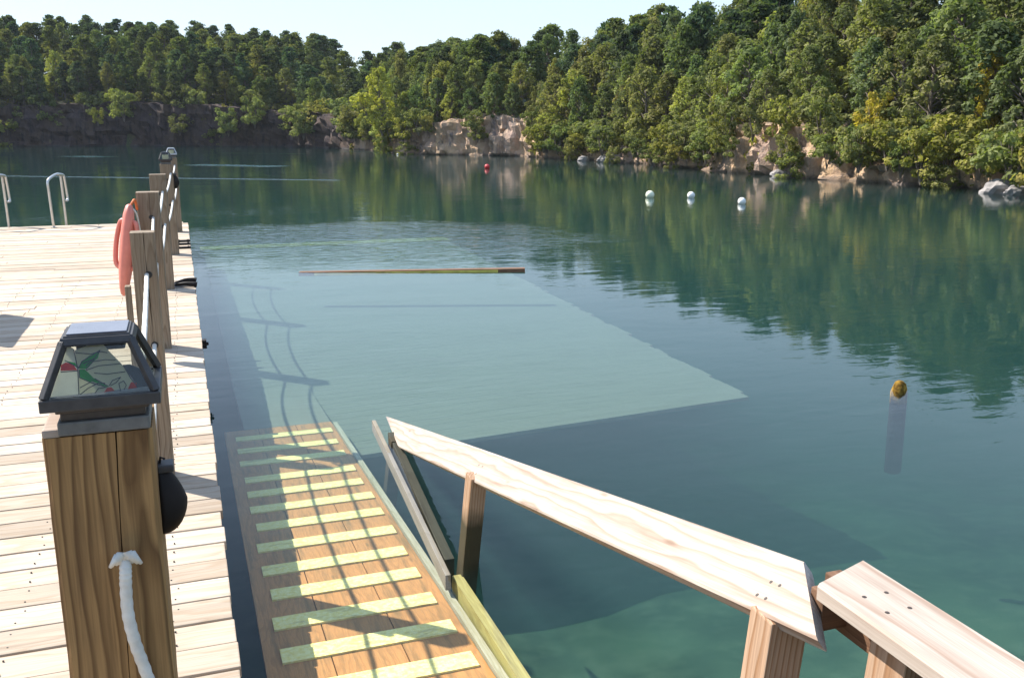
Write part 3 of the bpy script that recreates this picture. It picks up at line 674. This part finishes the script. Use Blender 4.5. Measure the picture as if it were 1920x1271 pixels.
# post lamps ---------------------------------------------------------
bm = bmesh.new(); random.seed(4)
for k in range(-2, 70):
    for jx in (-0.12, -0.58, -1.04, -1.5, -1.96, -2.42):
        for dy in (0.035, 0.112):
            x_ = jx + random.uniform(-.012, .012); y_ = k*0.147 + dy + random.uniform(-.006, .006)
            tube_mesh(bm, [(x_, y_, DZ-0.002), (x_, y_, DZ+0.0032)], 0.0028, 6)
from_bm('nail_heads', bm, M['brownplastic'], dock)
def lamp(x, y, z, label, detail=True, top=M['solar'], fr=M['blackplastic']):
    e = empty('post_lamp', (x, y, z), label, 'lamp', 'solar lamps on the dock posts')
    B, T, h0, h1 = 0.0775, 0.045, 0.058, 0.130
    bm = bmesh.new(); box_bm(bm, -0.060, 0.060, -0.060, 0.060, 0.0, 0.020, 0.003); from_bm('sleeve', bm, M['zinc'], e)
    bm = bmesh.new(); box_bm(bm, -0.0555, 0.0555, -0.0555, 0.0555, 0.020, 0.032, 0.002); box_bm(bm, -0.061, 0.061, -0.061, 0.061, 0.032, h0-0.018, 0.003); from_bm('neck', bm, M['brownplastic'], e)
    bm = bmesh.new(); R = B
    # base rim as four bars
    for (a, b, c, d) in ((-R, R, -R, -R+0.012), (-R, R, R-0.012, R), (-R, -R+0.012, -R+0.012, R-0.012), (R-0.012, R, -R+0.012, R-0.012)):
        box_bm(bm, a, b, c, d, h0-0.018, h0, 0.002)
    box_bm(bm, -R+0.012, R-0.012, -R+0.012, R-0.012, h0-0.016, h0-0.008)
    from_bm('base_rim', bm, fr, e)
    for sx, sy in ((-1, -1), (1, -1), (1, 1), (-1, 1)):
        p0 = Vector((sx*(B-0.006), sy*(B-0.006), h0)); p1_ = Vector((sx*(T-0.002), sy*(T-0.002), h1))
        bm = bmesh.new(); box_bm(bm, 0, (p1_-p0).length, -0.0052, 0.0052, -0.0045, 0.0045, 0.0012)
        from_bm('corner_bar', bm, fr, e, mat=frame_to(p0, p1_, (sx, sy, 1)))
    bm = bmesh.new(); bz = bmesh.new()
    vs = [bm.verts.new(q) for q in ((-T-.006, -T-.006, h1-.006), (T+.006, -T-.006, h1-.006), (T+.006, T+.006, h1-.006), (-T-.006, T+.006, h1-.006), (-T, -T, h1+.008), (T, -T, h1+.008), (T, T, h1+.008), (-T, T, h1+.008))]
    for q in ((0,1,2,3), (4,5,6,7), (0,1,5,4), (1,2,6,5), (2,3,7,6), (3,0,4,7)): bm.faces.new([vs[i] for i in q])
    bmesh.ops.recalc_face_normals(bm, faces=bm.faces); bmesh.ops.bevel(bm, geom=bm.edges[:], offset=0.003, segments=2, affect='EDGES')
    bz.free(); cap = from_bm('cap', bm, fr, e)
    bm = bmesh.new(); box_bm(bm, -T+.006, T-.006, -T+.006, T-.006, h1+.0085, h1+.0105, 0.0008); from_bm('solar_panel', bm, top, e)
    bm = bmesh.new(); box_bm(bm, -.03, .0, -.02, .02, h1-.022, h1-.008, 0.002); box_bm(bm, .006, .034, -.02, .02, h1-.020, h1-.008, 0.002); from_bm('bulb_housing', bm, M['brownplastic'], e)
    for k in range(4):
        g0 = B-0.008; g1 = T-0.003; zz = 0.0006
        v = [(-g0, -g0, h0), (g0, -g0, h0), (g1, -g1, h1-.004), (-g1, -g1, h1-.004)]
        v2 = [(a, b+0.0015, c) for a, b, c in v]
        Rm = Matrix.Rotation(k*pi/2, 3, 'Z'); vv = [tuple(Rm @ Vector(q)) for q in v+v2]
        fcs = [(0,1,2,3), (7,6,5,4), (0,4,5,1), (1,5,6,2), (2,6,7,3), (3,7,4,0)]
        pydata('glass_pane', vv, fcs, M['glass'], e)
    if detail:
        # stained picture hung just inside the front pane: position from (s, t) on the pane
        def pt(px_, py_, lift):
            t = (875-py_)/450.0; xl = 490+190*t; xr = 1300-160*t; s_ = (px_-xl)/(xr-xl)*2-1
            hw = (B-0.014)*(1-t)+(T-0.006)*t; y_ = -(B-0.008)*(1-t)-(T-0.003)*t
            return (s_*hw, y_ + 0.006 - lift, h0+0.001+(h1-h0-0.006)*t)
        def poly(name, pts, lift, m):
            a = [pt(x_, y_, lift) for x_, y_ in pts]; b = [(q[0], q[1]+0.0008, q[2]) for q in a]; n = len(a)
            return a, b, n, m
        V = []; F = []; MI = []; mats = [M['panel'], M['green'], M['lead'], M['redglass'], M['whiteglass'], M['brownplastic']]
        def add(pts, lift, mi):
            a = [pt(x_, y_, lift) for x_, y_ in pts]; b = [(q[0], q[1]+0.0008, q[2]) for q in a]; i = len(V); n = len(a); V.extend(a+b)
            F.append(tuple(range(i, i+n))); MI.append(mi); F.append(tuple(range(i+2*n-1, i+n-1, -1))); MI.append(mi)
            for k in range(n): F.append((i+k, i+(k+1) % n, i+n+(k+1) % n, i+n+k)); MI.append(mi)
        def line(pts, wd=7, lift=0.0022):
            for (x0, y0), (x1, y1) in zip(pts, pts[1:]):
                L = math.hypot(x1-x0, y1-y0) or 1; nx, ny = -(y1-y0)/L*wd/2, (x1-x0)/L*wd/2
                add([(x0+nx, y0+ny), (x1+nx, y1+ny), (x1-nx, y1-ny), (x0-nx, y0-ny)], lift, 2)
        add([(490, 875), (720, 870), (735, 640), (725, 470), (685, 430)], 0.0003, 4)      # pale left panel
        add([(722, 872), (1200, 850), (1090, 640), (1000, 520), (940, 425), (890, 425), (730, 480), (735, 640)], 0.0006, 0)
        add([(1205, 850), (1290, 850), (1260, 700), (1150, 640), (1095, 640)], 0.0004, 2)
        add([(600, 650), (730, 655), (700, 600), (650, 580), (610, 600)], 0.0012, 3)
        add([(925, 868), (1010, 862), (985, 830), (950, 832)], 0.0012, 3); add([(1120, 858), (1200, 852), (1195, 810), (1150, 800)], 0.0012, 3)
        add([(745, 650), (790, 655), (850, 735), (850, 760), (820, 770), (745, 720)], 0.0014, 1)  # body
        add([(740, 640), (775, 580), (830, 540), (925, 492), (900, 560), (850, 600), (800, 650)], 0.0016, 1)  # wing
        add([(820, 735), (860, 740), (965, 820), (950, 825), (840, 765)], 0.0016, 1)  # tail
        add([(640, 560), (720, 590), (745, 630), (735, 640), (700, 600)], 0.0017, 1)  # beak
        for c in ([(735, 500), (850, 520), (930, 505), (980, 520)], [(850, 590), (960, 580), (1040, 590)], [(800, 660), (900, 630), (1080, 625)], [(860, 690), (960, 710), (1110, 700)],
                  [(730, 870), (800, 820), (890, 780), (940, 790)], [(735, 810), (820, 770)], [(850, 870), (880, 830), (940, 825)], [(970, 815), (1000, 770), (1070, 745), (1030, 790), (980, 815)],
                  [(1060, 870), (1050, 800), (1090, 780), (1110, 820), (1090, 860)], [(1095, 640), (1150, 760), (1205, 850)], [(745, 650), (740, 720), (820, 770), (950, 825)], [(740, 640), (775, 580), (925, 492), (850, 600), (800, 650)],
                  [(780, 600), (850, 570)], [(800, 625), (870, 560)], [(860, 740), (965, 820)], [(645, 560), (745, 635)], [(600, 660), (735, 660)], [(725, 470), (735, 640), (720, 870)]):
            line(c)
        me = bpy.data.meshes.new('picture_panel'); me.from_pydata(V, [], F); me.update(); o = link_mesh('picture_panel', me, mats, e)
        for p, i in zip(me.polygons, MI): p.material_index = i
    else:
        bm = bmesh.new(); box_bm(bm, -.035, .035, -.035, .035, h0, h0+.05, .01); from_bm('diffuser', bm, M['panel'], e)
    return e
lamp(-0.127, 1.425, 1.382, 'dark plastic solar lamp with green hummingbird picture on the nearest post')
lamp(-0.155, 12.02, 1.382, 'small dark solar lamp on the fifth post down the dock', False)
lamp(-0.105, 14.67, 1.382, 'pale topped pyramid lamp on the farthest dock post', False, M['white'], M['bluegrey'])

# ropes ----------------------------------------------------------------
def rope(name, pts, r, label, extra=None, group='white ropes strung through the dock posts'):
    P = smooth_path(pts, 10); o0 = Vector(pts[0]); bm = bmesh.new()
    tube_mesh(bm, [p-o0 for p in P], [r*(1+0.06*sin(i*1.7)) for i in range(len(P))], 10)
    if extra: extra(bm)
    o = from_bm(name, bm, M['rope'], loc=o0, smooth=True); tag(o, label, 'rope', group); return o
def sag(a, b, s):
    a = Vector(a); b = Vector(b); return [a.lerp(b, t) - Vector((0, 0, s*4*t*(1-t))) for t in (0, .12, .3, .5, .7, .88, 1)]
# nearest: comes through the hole, frayed knot, hangs down the face
def fray(bm):
    random.seed(9)
    for k in range(9):
        a = -0.2 + k*0.42 - 1.4; L = random.uniform(0.016, 0.026)
        tube_mesh(bm, [(0, 0.0, 0.002), (sin(a)*L*0.6, -0.008, 0.004+abs(cos(a))*0.007), (sin(a)*L, -0.006, -0.008+cos(a)*0.003)], [0.007, 0.006, 0.0025], 7)
    g = bmesh.new(); bmesh.ops.create_uvsphere(g, u_segments=12, v_segments=8, radius=0.011); bmesh.ops.scale(g, vec=(1.2, .7, .75), verts=g.verts)
    me = bpy.data.meshes.new('t'); g.to_mesh(me); g.free(); bm.from_mesh(me); bpy.data.meshes.remove(me)
P0 = (-0.116, 1.354, 1.194)
rope('frayed_rope', [P0, (-0.1165, 1.346, 1.180), (-0.118, 1.345, 1.158), (-0.119, 1.346, 1.11), (-0.113, 1.347, 1.06), (-0.103, 1.35, 1.01), (-0.094, 1.352, 0.95), (-0.09, 1.352, 0.80)], 0.0085, 'thick white rope with frayed knot hanging down the nearest brown post', fray)
rope('rope', sag((-0.12, 1.52, 1.20), (-0.163, 4.108, 1.205), 0.05), 0.009, 'upper white rope sagging between the nearest post and the second post')
rope('rope', sag((-0.12, 1.52, 0.90), (-0.157, 4.108, 0.905), 0.05), 0.009, 'lower white rope sagging between the nearest post and the second post')
rope('rope', sag((-0.163, 4.212, 1.205), (-0.195, 6.722, 1.21), 0.05), 0.009, 'upper white rope between the second post and the third post')
rope('rope', sag((-0.157, 4.212, 0.905), (-0.195, 6.722, 0.90), 0.05), 0.009, 'lower white rope between the second post and the third post')
rope('rope', sag((-0.208, 6.876, 1.21), (-0.17, 9.32, 1.22), 0.10), 0.011, 'upper white rope between the third post and the fourth post')
rope('rope', sag((-0.208, 6.876, 0.9), (-0.17, 9.32, 0.92), 0.10), 0.011, 'lower white rope between the third post and the fourth post')
rope('rope', sag((-0.193, 9.476, 1.22), (-0.11, 11.94, 1.27), 0.10), 0.011, 'upper white rope between the fourth post and the fifth post')
rope('rope', sag((-0.193, 9.476, 0.92), (-0.11, 11.94, 0.95), 0.10), 0.011, 'lower white rope between the fourth post and the fifth post')
rope('rope', sag((-0.143, 12.096, 1.27), (-0.07, 14.59, 1.27), 0.10), 0.011, 'upper white rope between the fifth post and the farthest post')
rope('rope', sag((-0.143, 12.096, .95), (-0.07, 14.59, .95), 0.10), 0.011, 'lower white rope between the fifth post and the farthest post')

# black case on the side of the nearest post, one like it on the fifth
def case(x, y, z, s, label):
    e = empty('plastic_case', (x, y, z), label, 'case', 'black cases on the side of the posts')
    bm = bmesh.new(); bmesh.ops.create_uvsphere(bm, u_segments=28, v_segments=18, radius=1)
    for q in bm.verts:
        a, b, c = q.co; t = (c+1)/2
        k = 0.030*(0.62 + 0.5*(1-t)**0.7) if c > -0.2 else 0.0305
        q.co = Vector((max(0.0, a)*0.040*(1.0 - 0.34*max(0, c)) + 0.0, b*k, c*0.058 - 0.003*a))
    bmesh.ops.scale(bm, vec=(s, s, s), verts=bm.verts)
    from_bm('case_body', bm, M['case'], e, smooth=True)
    bm = bmesh.new(); box_bm(bm, 0.0*s, 0.024*s, -0.016*s, 0.016*s, 0.045*s, 0.057*s, 0.003*s); from_bm('case_lid', bm, M['blackplastic'], e)
    bm = bmesh.new(); tube_mesh(bm, [(0.004*s, 0, 0.055*s), (0.006*s, 0, 0.066*s), (0.012*s, 0, 0.062*s)], 0.002*s, 6); from_bm('case_clip', bm, M['case'], e)
case(-0.0665, 1.44, 1.246, 1.0, 'rounded black plastic case fixed to the right side of the nearest post')
case(-0.0825, 12.0, 1.18, 1.6, 'tiny black case hanging on the right side of the fifth post')

# rescue can
def rescue_can():
    e = empty('rescue_can', (-0.37, 6.60, 1.03), 'faded salmon rescue can hanging by its strap beside the third post', 'rescue float'); e.scale = (0.8, 0.8, 0.8)
    bm = bmesh.new(); rings = []
    prof = [(-0.40, 0.012), (-0.385, 0.04), (-0.33, 0.062), (-0.2, 0.085), (0, 0.092), (0.16, 0.086), (0.28, 0.07), (0.345, 0.045), (0.36, 0.015)]
    for z, r in prof:
        rings.append([bm.verts.new((cos(2*pi*k/20)*r*0.62, sin(2*pi*k/20)*r*1.1, z)) for k in range(20)])
    for a, b in zip(rings, rings[1:]):
        for k in range(20): bm.faces.new((a[k], a[(k+1) % 20], b[(k+1) % 20], b[k]))
    bm.faces.new(rings[0][::-1]); bm.faces.new(rings[-1])
    body = from_bm('float_body', bm, M['buoyred'], e, mat=Matrix.Rotation(radians(8), 4, 'Y'), smooth=True)
    for sgn in (-1, 1):
        P = smooth_path([(sgn*0.03, sgn*-.03, 0.22), (sgn*0.062, sgn*-.05, 0.20), (sgn*0.084, sgn*-.06, 0.05), (sgn*0.080, sgn*-.05, -0.12), (sgn*0.045, sgn*-.03, -0.17)], 6)
        bm = bmesh.new(); tube_mesh(bm, P, 0.02, 10); from_bm('handle', bm, M['buoyred'], e, mat=Matrix.Rotation(radians(8), 4, 'Y'), smooth=True)
    bm = bmesh.new(); tube_mesh(bm, smooth_path([(0.05, 0, 0.33), (0.075, 0.02, 0.37), (0.09, 0.09, 0.38), (0.10, 0.15, 0.30)], 6), 0.011, 8); from_bm('strap', bm, M['orange'], e, smooth=True)
    bm = bmesh.new(); tube_mesh(bm, smooth_path([(0.05, 0, 0.33), (0.095, 0.0, 0.28), (0.11, 0.05, 0.1), (0.09, 0.0, -0.05)], 6), 0.008, 8); from_bm('cord', bm, M['rope'], e, smooth=True)
rescue_can()

# ladders at the far end of the dock
def ladder(x, label):
    e = empty('pool_ladder', (x, 15.9, DZ), label, 'ladder', 'steel ladder rails at the far end of the dock')
    bm = bmesh.new(); tube_mesh(bm, smooth_path([(0, -0.05, 0), (-0.015, -0.05, 0.55), (-0.018, -0.04, 0.70), (0.02, 0.05, 0.76), (0.08, 0.25, 0.80), (0.115, 0.40, 0.78), (0.12, 0.42, 0.68), (0.13, 0.43, 0.0), (0.13, 0.43, -0.9)], 6), 0.02, 10)
    from_bm('grab_rail', bm, M['steel'], e, smooth=True)
    bm = bmesh.new(); tube_mesh(bm, smooth_path([(0.09, 0.27, 0.80), (0.155, 0.40, 0.78), (0.17, 0.42, 0.70), (0.185, 0.43, 0.43), (0.18, 0.40, 0.385), (0.155, 0.38, 0.39)], 6), 0.02, 10)
    from_bm('hook_rail', bm, M['steel'], e, smooth=True)
    bm = bmesh.new(); tube_mesh(bm, [(0, -0.05, 0.0), (0, -0.05, 0.012)], 0.045, 14); from_bm('foot_plate', bm, M['steel'], e)
ladder(-1.90, 'stainless ladder rail at the dock end, the right one, fully in view')
ladder(-2.72, 'stainless ladder rail at the dock end cut by the left edge of the photo')

# dark hinge plates and a cleat on the dock edge
e = empty('mooring_cleat', (-0.045, 9.5, DZ), 'pair of flat black mooring horns on the dock edge beside the third post', 'cleat')
for dy, nm in ((0.16, 'horn'), (-0.11, 'horn')):
    P = smooth_path([(-0.11, 0.06 if dy > 0 else -0.03, 0.012), (0.0, dy*0.8, 0.035), (0.08, dy, 0.03), (0.115, dy, 0.022)], 6)
    bm = bmesh.new(); tube_mesh(bm, P, [0.012+0.018*(i/len(P)) for i in range(len(P))], 10); from_bm(nm, bm, M['case'], e, smooth=True)
bm = bmesh.new(); box_bm(bm, -0.1, 0.09, -0.06, 0.07, 0.0, 0.018, 0.004); from_bm('cleat_base', bm, M['bluegrey'], e)
for i, yy in enumerate((12.55, 12.95, 13.3)):
    bm = bmesh.new(); box_bm(bm, -0.11, 0.06, -0.035, 0.035, 0.0, 0.022, 0.004)
    tube_mesh(bm, [(-.09, 0, .022), (-.09, 0, .03)], .012, 8); tube_mesh(bm, [(.03, 0, .022), (.03, 0, .03)], .012, 8)
    o = from_bm('edge_strap', bm, M['case'], loc=(0.0, yy, DZ+0.003)); tag(o, ('nearest', 'middle', 'farthest')[i] + ' of three short black straps across the dock edge by the fifth post', 'strap', 'black straps on the dock edge')
bm = bmesh.new(); box_bm(bm, -0.01, 0.022, -0.03, 0.03, -0.05, 0.012, 0.004); tube_mesh(bm, [(0.02, 0, -0.02), (0.035, 0, -0.02)], 0.012, 8)
o = from_bm('edge_bracket', bm, M['case'], loc=(EDGE+0.012, 6.9, DZ)); tag(o, 'small black bracket on the dock edge near the third post base', 'bracket')
# bench added unseen at left to throw the shadow that lies on the deck
e = empty('shadow_bench', (-2.15, 8.35, DZ), 'plain wooden seat added out of view on the dock to cast a shadow', 'shadow_bench')
bm = bmesh.new()
for i in range(4): box_bm(bm, -0.24+i*0.12, -0.24+i*0.12+0.105, -0.55, 0.55, 0.42, 0.455, 0.004)
from_bm('seat', bm, M['post'], e)
bm = bmesh.new()
for i in range(3): box_bm(bm, 0.28, 0.315, -0.55, 0.55, 0.55+i*0.13, 0.66+i*0.13, 0.004)
from_bm('backrest', bm, M['post'], e)
for sx in (-0.2, 0.26):
    for sy in (-0.48, 0.42): box('leg', sx, sx+0.06, sy, sy+0.06, 0, 0.9 if sx > 0 else 0.42, M['post'], e)

# ------------------------------------------------------------------ ramp with its rails
def rz_(y): return -0.06 - 0.24*(y-2.5)/3.9
ramp = empty('access_ramp', (0.55, 2.2, 0), 'sloping wooden ramp with yellow grip strips and a pale handrail running underwater', 'ramp')
R0 = Vector((0.55, 2.2, 0))
def rel(p): return Vector(p)-R0
def slab(name, x0, x1, y0, y1, zt, th, m, parent=ramp, nseg=1):
    v = []; f = []
    for i in range(nseg+1):
        y = y0+(y1-y0)*i/nseg
        for x, z in ((x0, zt(y)), (x1, zt(y)), (x1, zt(y)-th), (x0, zt(y)-th)): v.append(tuple(rel((x, y, z))))
    for i in range(nseg):
        for k in range(4): f.append((i*4+k, i*4+(k+1) % 4, i*4+4+(k+1) % 4, i*4+4+k))
    f += [(3, 2, 1, 0), (nseg*4, nseg*4+1, nseg*4+2, nseg*4+3)]
    me = bpy.data.meshes.new(name); me.from_pydata(v, [], f); me.update(); bm = bmesh.new(); bm.from_mesh(me); bpy.data.meshes.remove(me)
    return from_bm(name, bm, m, parent)
for i, (a, b) in enumerate(((0.16, 0.395), (0.40, 0.66), (0.665, 0.92))): slab('ramp_board', a, b, 1.6, 6.68, lambda y: rz_(y)-0.012, 0.035, M['ramp'])
slab('ramp_toe', 0.3, 0.92, 6.69, 8.3, lambda y: rz_(y)-0.014, 0.03, M['plat'])
for y in (2.93, 3.205, 3.48, 3.76, 4.03, 4.32, 4.61, 4.89, 5.16, 5.44, 5.80, 6.10, 6.42, 2.66, 2.38):
    slab('grip_strip', 0.225+random.uniform(-.01, .01), 0.885+random.uniform(-.008, .008), y-0.055, y+0.055, lambda q: rz_(q)-0.004, 0.010, M['strip'])
slab('side_board', 0.925, 0.955, 1.7, 6.6, lambda y: rz_(y)+0.002, 0.12, M['algaewood'])
slab('outer_stringer', 0.962, 1.005, 1.8, 3.5, lambda y: -0.014 - 0.022*(y-1.8), 0.2, M['yellowalgae'], nseg=6)
def strut(name, a, b, wd, th, m):
    a = rel(a); b = rel(b); bm = bmesh.new(); box_bm(bm, 0, (b-a).length, -wd/2, wd/2, -th, 0, 0.003); from_bm(name, bm, m, ramp, mat=frame_to(a, b))
strut('rail_sill', (0.932, 3.45, -0.02), (1.034, 5.56, 0.008), 0.024, 0.07, M['greysill'])
strut('dark_board', (0.985, 3.62, -0.035), (1.082, 5.25, 0.022), 0.045, 0.14, M['darksill'])  # second board beside the sill, nearly black
# sloping hand rail: a two by six, tilted towards the ramp
def plank_quad(name, Lf, y0, y1, W, th, m, endm=None, skew=(0, 0), n=14):
    """Lf(y, d) -> point on the top face at distance d across"""
    v = []; f = []
    for i in range(n+1):
        y = y0+(y1-y0)*i/n
        ds = [0.0, 0.006, W-0.006, W]; up = [-0.005, 0, 0, -0.005]
        a = Lf(y, 0); b = Lf(y, W); t = (Lf(y+.1, 0)-Lf(y-.1, 0)).normalized(); ac = (b-a).normalized(); nn = ac.cross(t); nn = -nn if nn.z < 0 else nn
        for j, d in enumerate(ds):
            sk = (skew[0]*(d/W) if i == 0 else skew[1]*(d/W) if i == n else 0)
            v.append(rel(Lf(y+sk, d)+nn*up[j]))
        for j, d in enumerate(ds[::-1]):
            sk = (skew[0]*(d/W) if i == 0 else skew[1]*(d/W) if i == n else 0)
            v.append(rel(Lf(y+sk, d)-nn*(th+up[j])))
    for i in range(n):
        for k in range(8): f.append((i*8+k, i*8+(k+1) % 8, i*8+8+(k+1) % 8, i*8+8+k))
    f += [tuple(range(7, -1, -1)), tuple(range(n*8, n*8+8))]
    return v, f
def rail_L(y, d):
    r = radians(35+15*(y-1.2)/3.7)
    return Vector((1.038+0.003*y + d*cos(r), y, 1.177-0.231*y + d*sin(r)))
def rail_obj(name, v, f, m, org, direction, endm, end_face):
    Mx = frame_to(org, Vector(org)+Vector(direction), (0, 0, 1)); inv = Mx.inverted()
    vv = [inv @ Vector(p) for p in v]
    me = bpy.data.meshes.new(name); me.from_pydata(vv, [], f); me.update()
    o = link_mesh(name, me, [m, endm], ramp, mat=Mx)
    if end_face is not None: me.polygons[end_face].material_index = 1
    return o
RY0, RSK = 1.27, 0.21
v, f = plank_quad('rail', rail_L, RY0, 4.93, 0.15, 0.038, None, skew=(RSK, 0.80))
rail_obj('sloping_rail', v, f, M['pale'], rel(rail_L(1.2, 0)), (rail_L(5, 0)-rail_L(1.2, 0)), M['greyend'], len(f)-2)
# level rail near the camera
def rail2_L(y, d): return Vector((1.083+d, y, 0.957))
v, f = plank_quad('rail', rail2_L, 0.2, 1.33, 0.155, 0.036, None, skew=(0, 0.055))
rail_obj('level_rail', v, f, M['pale'], rel((1.083, 1.35, 0.957)), (0, -1, 0), M['greyend'], None)
def screws(fn, ys, ds):
    bm = bmesh.new()
    for y in ys:
        for d in ds:
            a = fn(y, d); n_ = (fn(y, d+.01)-a).cross(fn(y+.1, d)-a).normalized(); n_ = -n_ if n_.z < 0 else n_
            tube_mesh(bm, [tuple(rel(a-n_*0.002)), tuple(rel(a+n_*0.0008))], 0.0042, 8)
    from_bm('screw_heads', bm, M['brownplastic'], ramp)
screws(rail_L, (1.47, 1.50, 3.50, 3.55, 4.85), (0.035, 0.075)); screws(rail2_L, (0.62, 1.20, 1.26), (0.05, 0.10))
def leaning_post(name, top, bot, w, d, m):
    Mx = frame_to(rel(bot), rel(top), (0, -1, 0)); L = (Vector(top)-Vector(bot)).length
    # local X runs up the post; rebuild so that grain runs along local Z
    z = (Vector(top)-Vector(bot)).normalized(); x = Vector((0, 1, 0)).cross(z).normalized(); y = z.cross(x)
    Mt = Matrix((x, y, z)).transposed().to_4x4(); Mt.translation = rel(bot)
    bm = bmesh.new(); box_bm(bm, -w/2, w/2, -d/2, d/2, 0, L, 0.004); return from_bm(name, bm, m, ramp, mat=Mt)
leaning_post('rail_post', (1.085, 1.44, 0.84), (0.99, 1.50, -0.6), 0.089, 0.075, M['railpost'])
leaning_post('rail_post', (1.170, 1.18, 0.915), (1.09, 1.24, -0.6), 0.089, 0.089, M['railpost'])
leaning_post('rail_post', (1.075, 3.50, 0.385), (0.975, 3.54, -0.7), 0.07, 0.085, M['railpost'])
leaning_post('rail_post', (1.08, 5.12, 0.02), (0.98, 5.15, -0.8), 0.07, 0.085, M['railpost'])
bm = bmesh.new(); box_bm(bm, 0, 1.25, -0.019, 0.019, -0.105, 0.0, 0.003); from_bm('rail_support', bm, M['darkwood'], ramp, mat=frame_to(rel((1.20, 1.43, 0.918)), rel((1.20, 0.2, 0.918))))
bm = bmesh.new(); box_bm(bm, 0, 0.14, -0.019, 0.019, -0.08, 0.0, 0.003); from_bm('rail_block', bm, M['darkwood'], ramp, mat=frame_to(rel((1.12, 1.375, 0.915)), rel((1.24, 1.375, 0.915))))

# ------------------------------------------------------------------ sunken swimming platform, float beam, stump, buoys
plat = empty('swim_platform', (2.4, 9, 0), 'large pale wooden swimming platform lying just under the water', 'platform')
def platform():
    random.seed(21); bm = bmesh.new(); z = -0.42; y = 6.05; k = 0; p = 0.147; PL = Vector((2.4, 9, 0))
    bm2 = bmesh.new()
    while y < 18.2:
        xr = 4.45 + 0.0477*(y-6.48) + random.uniform(-0.03, 0.03); xl = 0.30
        yr = 0.42*max(0, 1-(y-6.05)/12)
        vs = []
        for (x, yy) in ((xl, y), (xr, y+yr), (xr, y+yr+p-0.006), (xl, y+p-0.006)): vs.append((x-PL.x, yy-PL.y))
        t = [bm.verts.new((a, b, z)) for a, b in vs]; u = [bm.verts.new((a, b, z-0.03)) for a, b in vs]
        bm.faces.new(t); bm.faces.new(u[::-1])
        for i in range(4): bm.faces.new((t[i], u[i], u[(i+1) % 4], t[(i+1) % 4]))
        y += p
    from_bm('platform_boards', bm, M['plat'], plat)
    def edge(x0, y0, x1, y1, wd, m, nm, zt=-0.40, th=0.04):
        a = Vector((x0, y0, zt))-PL; b = Vector((x1, y1, zt))-PL; bb = bmesh.new(); box_bm(bb, 0, (b-a).length, -wd/2, wd/2, -th, 0, 0.004); from_bm(nm, bb, m, plat, mat=frame_to(a, b))
    edge(0.25, 18.35, 5.05, 18.35, 0.5, M['yellowedge'], 'edge_stripe')
platform()
bm = bmesh.new(); box_bm(bm, 0, 2.9, -0.06, 0.06, -0.05, 0.0, 0.004)
e = empty('floating_beam', (4.12, 11.2, 0.035), 'brown wooden beam with yellow side floating at a slant past the platform', 'beam')
Mx = frame_to((0, 0, 0), (1.35-4.12, 12.05-11.2, -0.032))
from_bm('beam_body', bm, M['darkwood'], e, mat=Mx)
bm = bmesh.new(); box_bm(bm, 0.35, 2.7, 0.061, 0.068, -0.045, -0.012, 0.001); from_bm('yellow_stripe', bm, M['yellowedge'], e, mat=Mx)
# stump
bm = bmesh.new(); tube_mesh(bm, [(0.02, 0.02, -0.62), (0, 0, -0.3), (0, 0, -0.02), (0.012, 0.0, 0.045), (0.016, 0, 0.062)], [0.055, 0.056, 0.055, 0.038, 0.018], 12)
for q in bm.verts: q.co += Vector((noise.noise(q.co*9), noise.noise(q.co*9+Vector((5, 0, 0))), 0))*0.02
o = from_bm('wooden_stump', bm, M['stump'], loc=(4.68, 5.05, 0), smooth=True); tag(o, 'algae brown piling stump just breaking the calm water at right', 'stump')
def buoy(x, y, r, m, m2, label, sq=1.0, name='buoy', grp='mooring buoys on the open water'):
    e = empty(name, (x, y, 0), label, 'buoy', grp)
    bm = bmesh.new(); bmesh.ops.create_uvsphere(bm, u_segments=24, v_segments=16, radius=r); bmesh.ops.scale(bm, vec=(1, 1, sq), verts=bm.verts); bmesh.ops.translate(bm, vec=(0, 0, r*0.62), verts=bm.verts)
    from_bm('float_ball', bm, m, e, smooth=True)
    bm = bmesh.new(); tube_mesh(bm, [(0, 0, -0.25), (0, 0, r*0.05)], r*0.55, 16); from_bm('buoy_neck', bm, m2, e, smooth=True)
buoy(11.72, 22.25, 0.115, M['cream'], M['cream'], 'yellowish white ball buoy, leftmost of the three')
buoy(12.73, 21.85, 0.10, M['white'], M['bluegrey'], 'white ball buoy in the middle of the three')
buoy(12.83, 19.6, 0.098, M['white'], M['bluegrey'], 'white ball buoy nearest and rightmost of the three')
buoy(13.27, 41.1, 0.12, M['redbuoy'], M['redbuoy'], 'tiny red float far out in front of the tan rock face', name='red_float', grp='red floats')
buoy(21.75, 19.75, 0.09, M['redbuoy'], M['redbuoy'], 'red float by the grey boulders at the right edge', name='red_float', grp='red floats')
buoy(14.3, 64.5, 0.06, M['white'], M['bluegrey'], 'tiny white float beneath the trees of the point')

# thin summer haze over the lake
def haze():
    N = NT('summer_haze'); N.n.remove(N.b); v = N.new('ShaderNodeVolumePrincipled')
    v.inputs['Color'].default_value = (0.80, 0.88, 1.0, 1); v.inputs['Density'].default_value = 0.00015; v.inputs['Anisotropy'].default_value = 0.2
    N.L(v.outputs[0], N.out.inputs['Volume']); return N.m
o = box('haze', -2100, 2100, -1600, 2600, -7, 26, haze(), bevel=0); tag(o, kind='stuff')
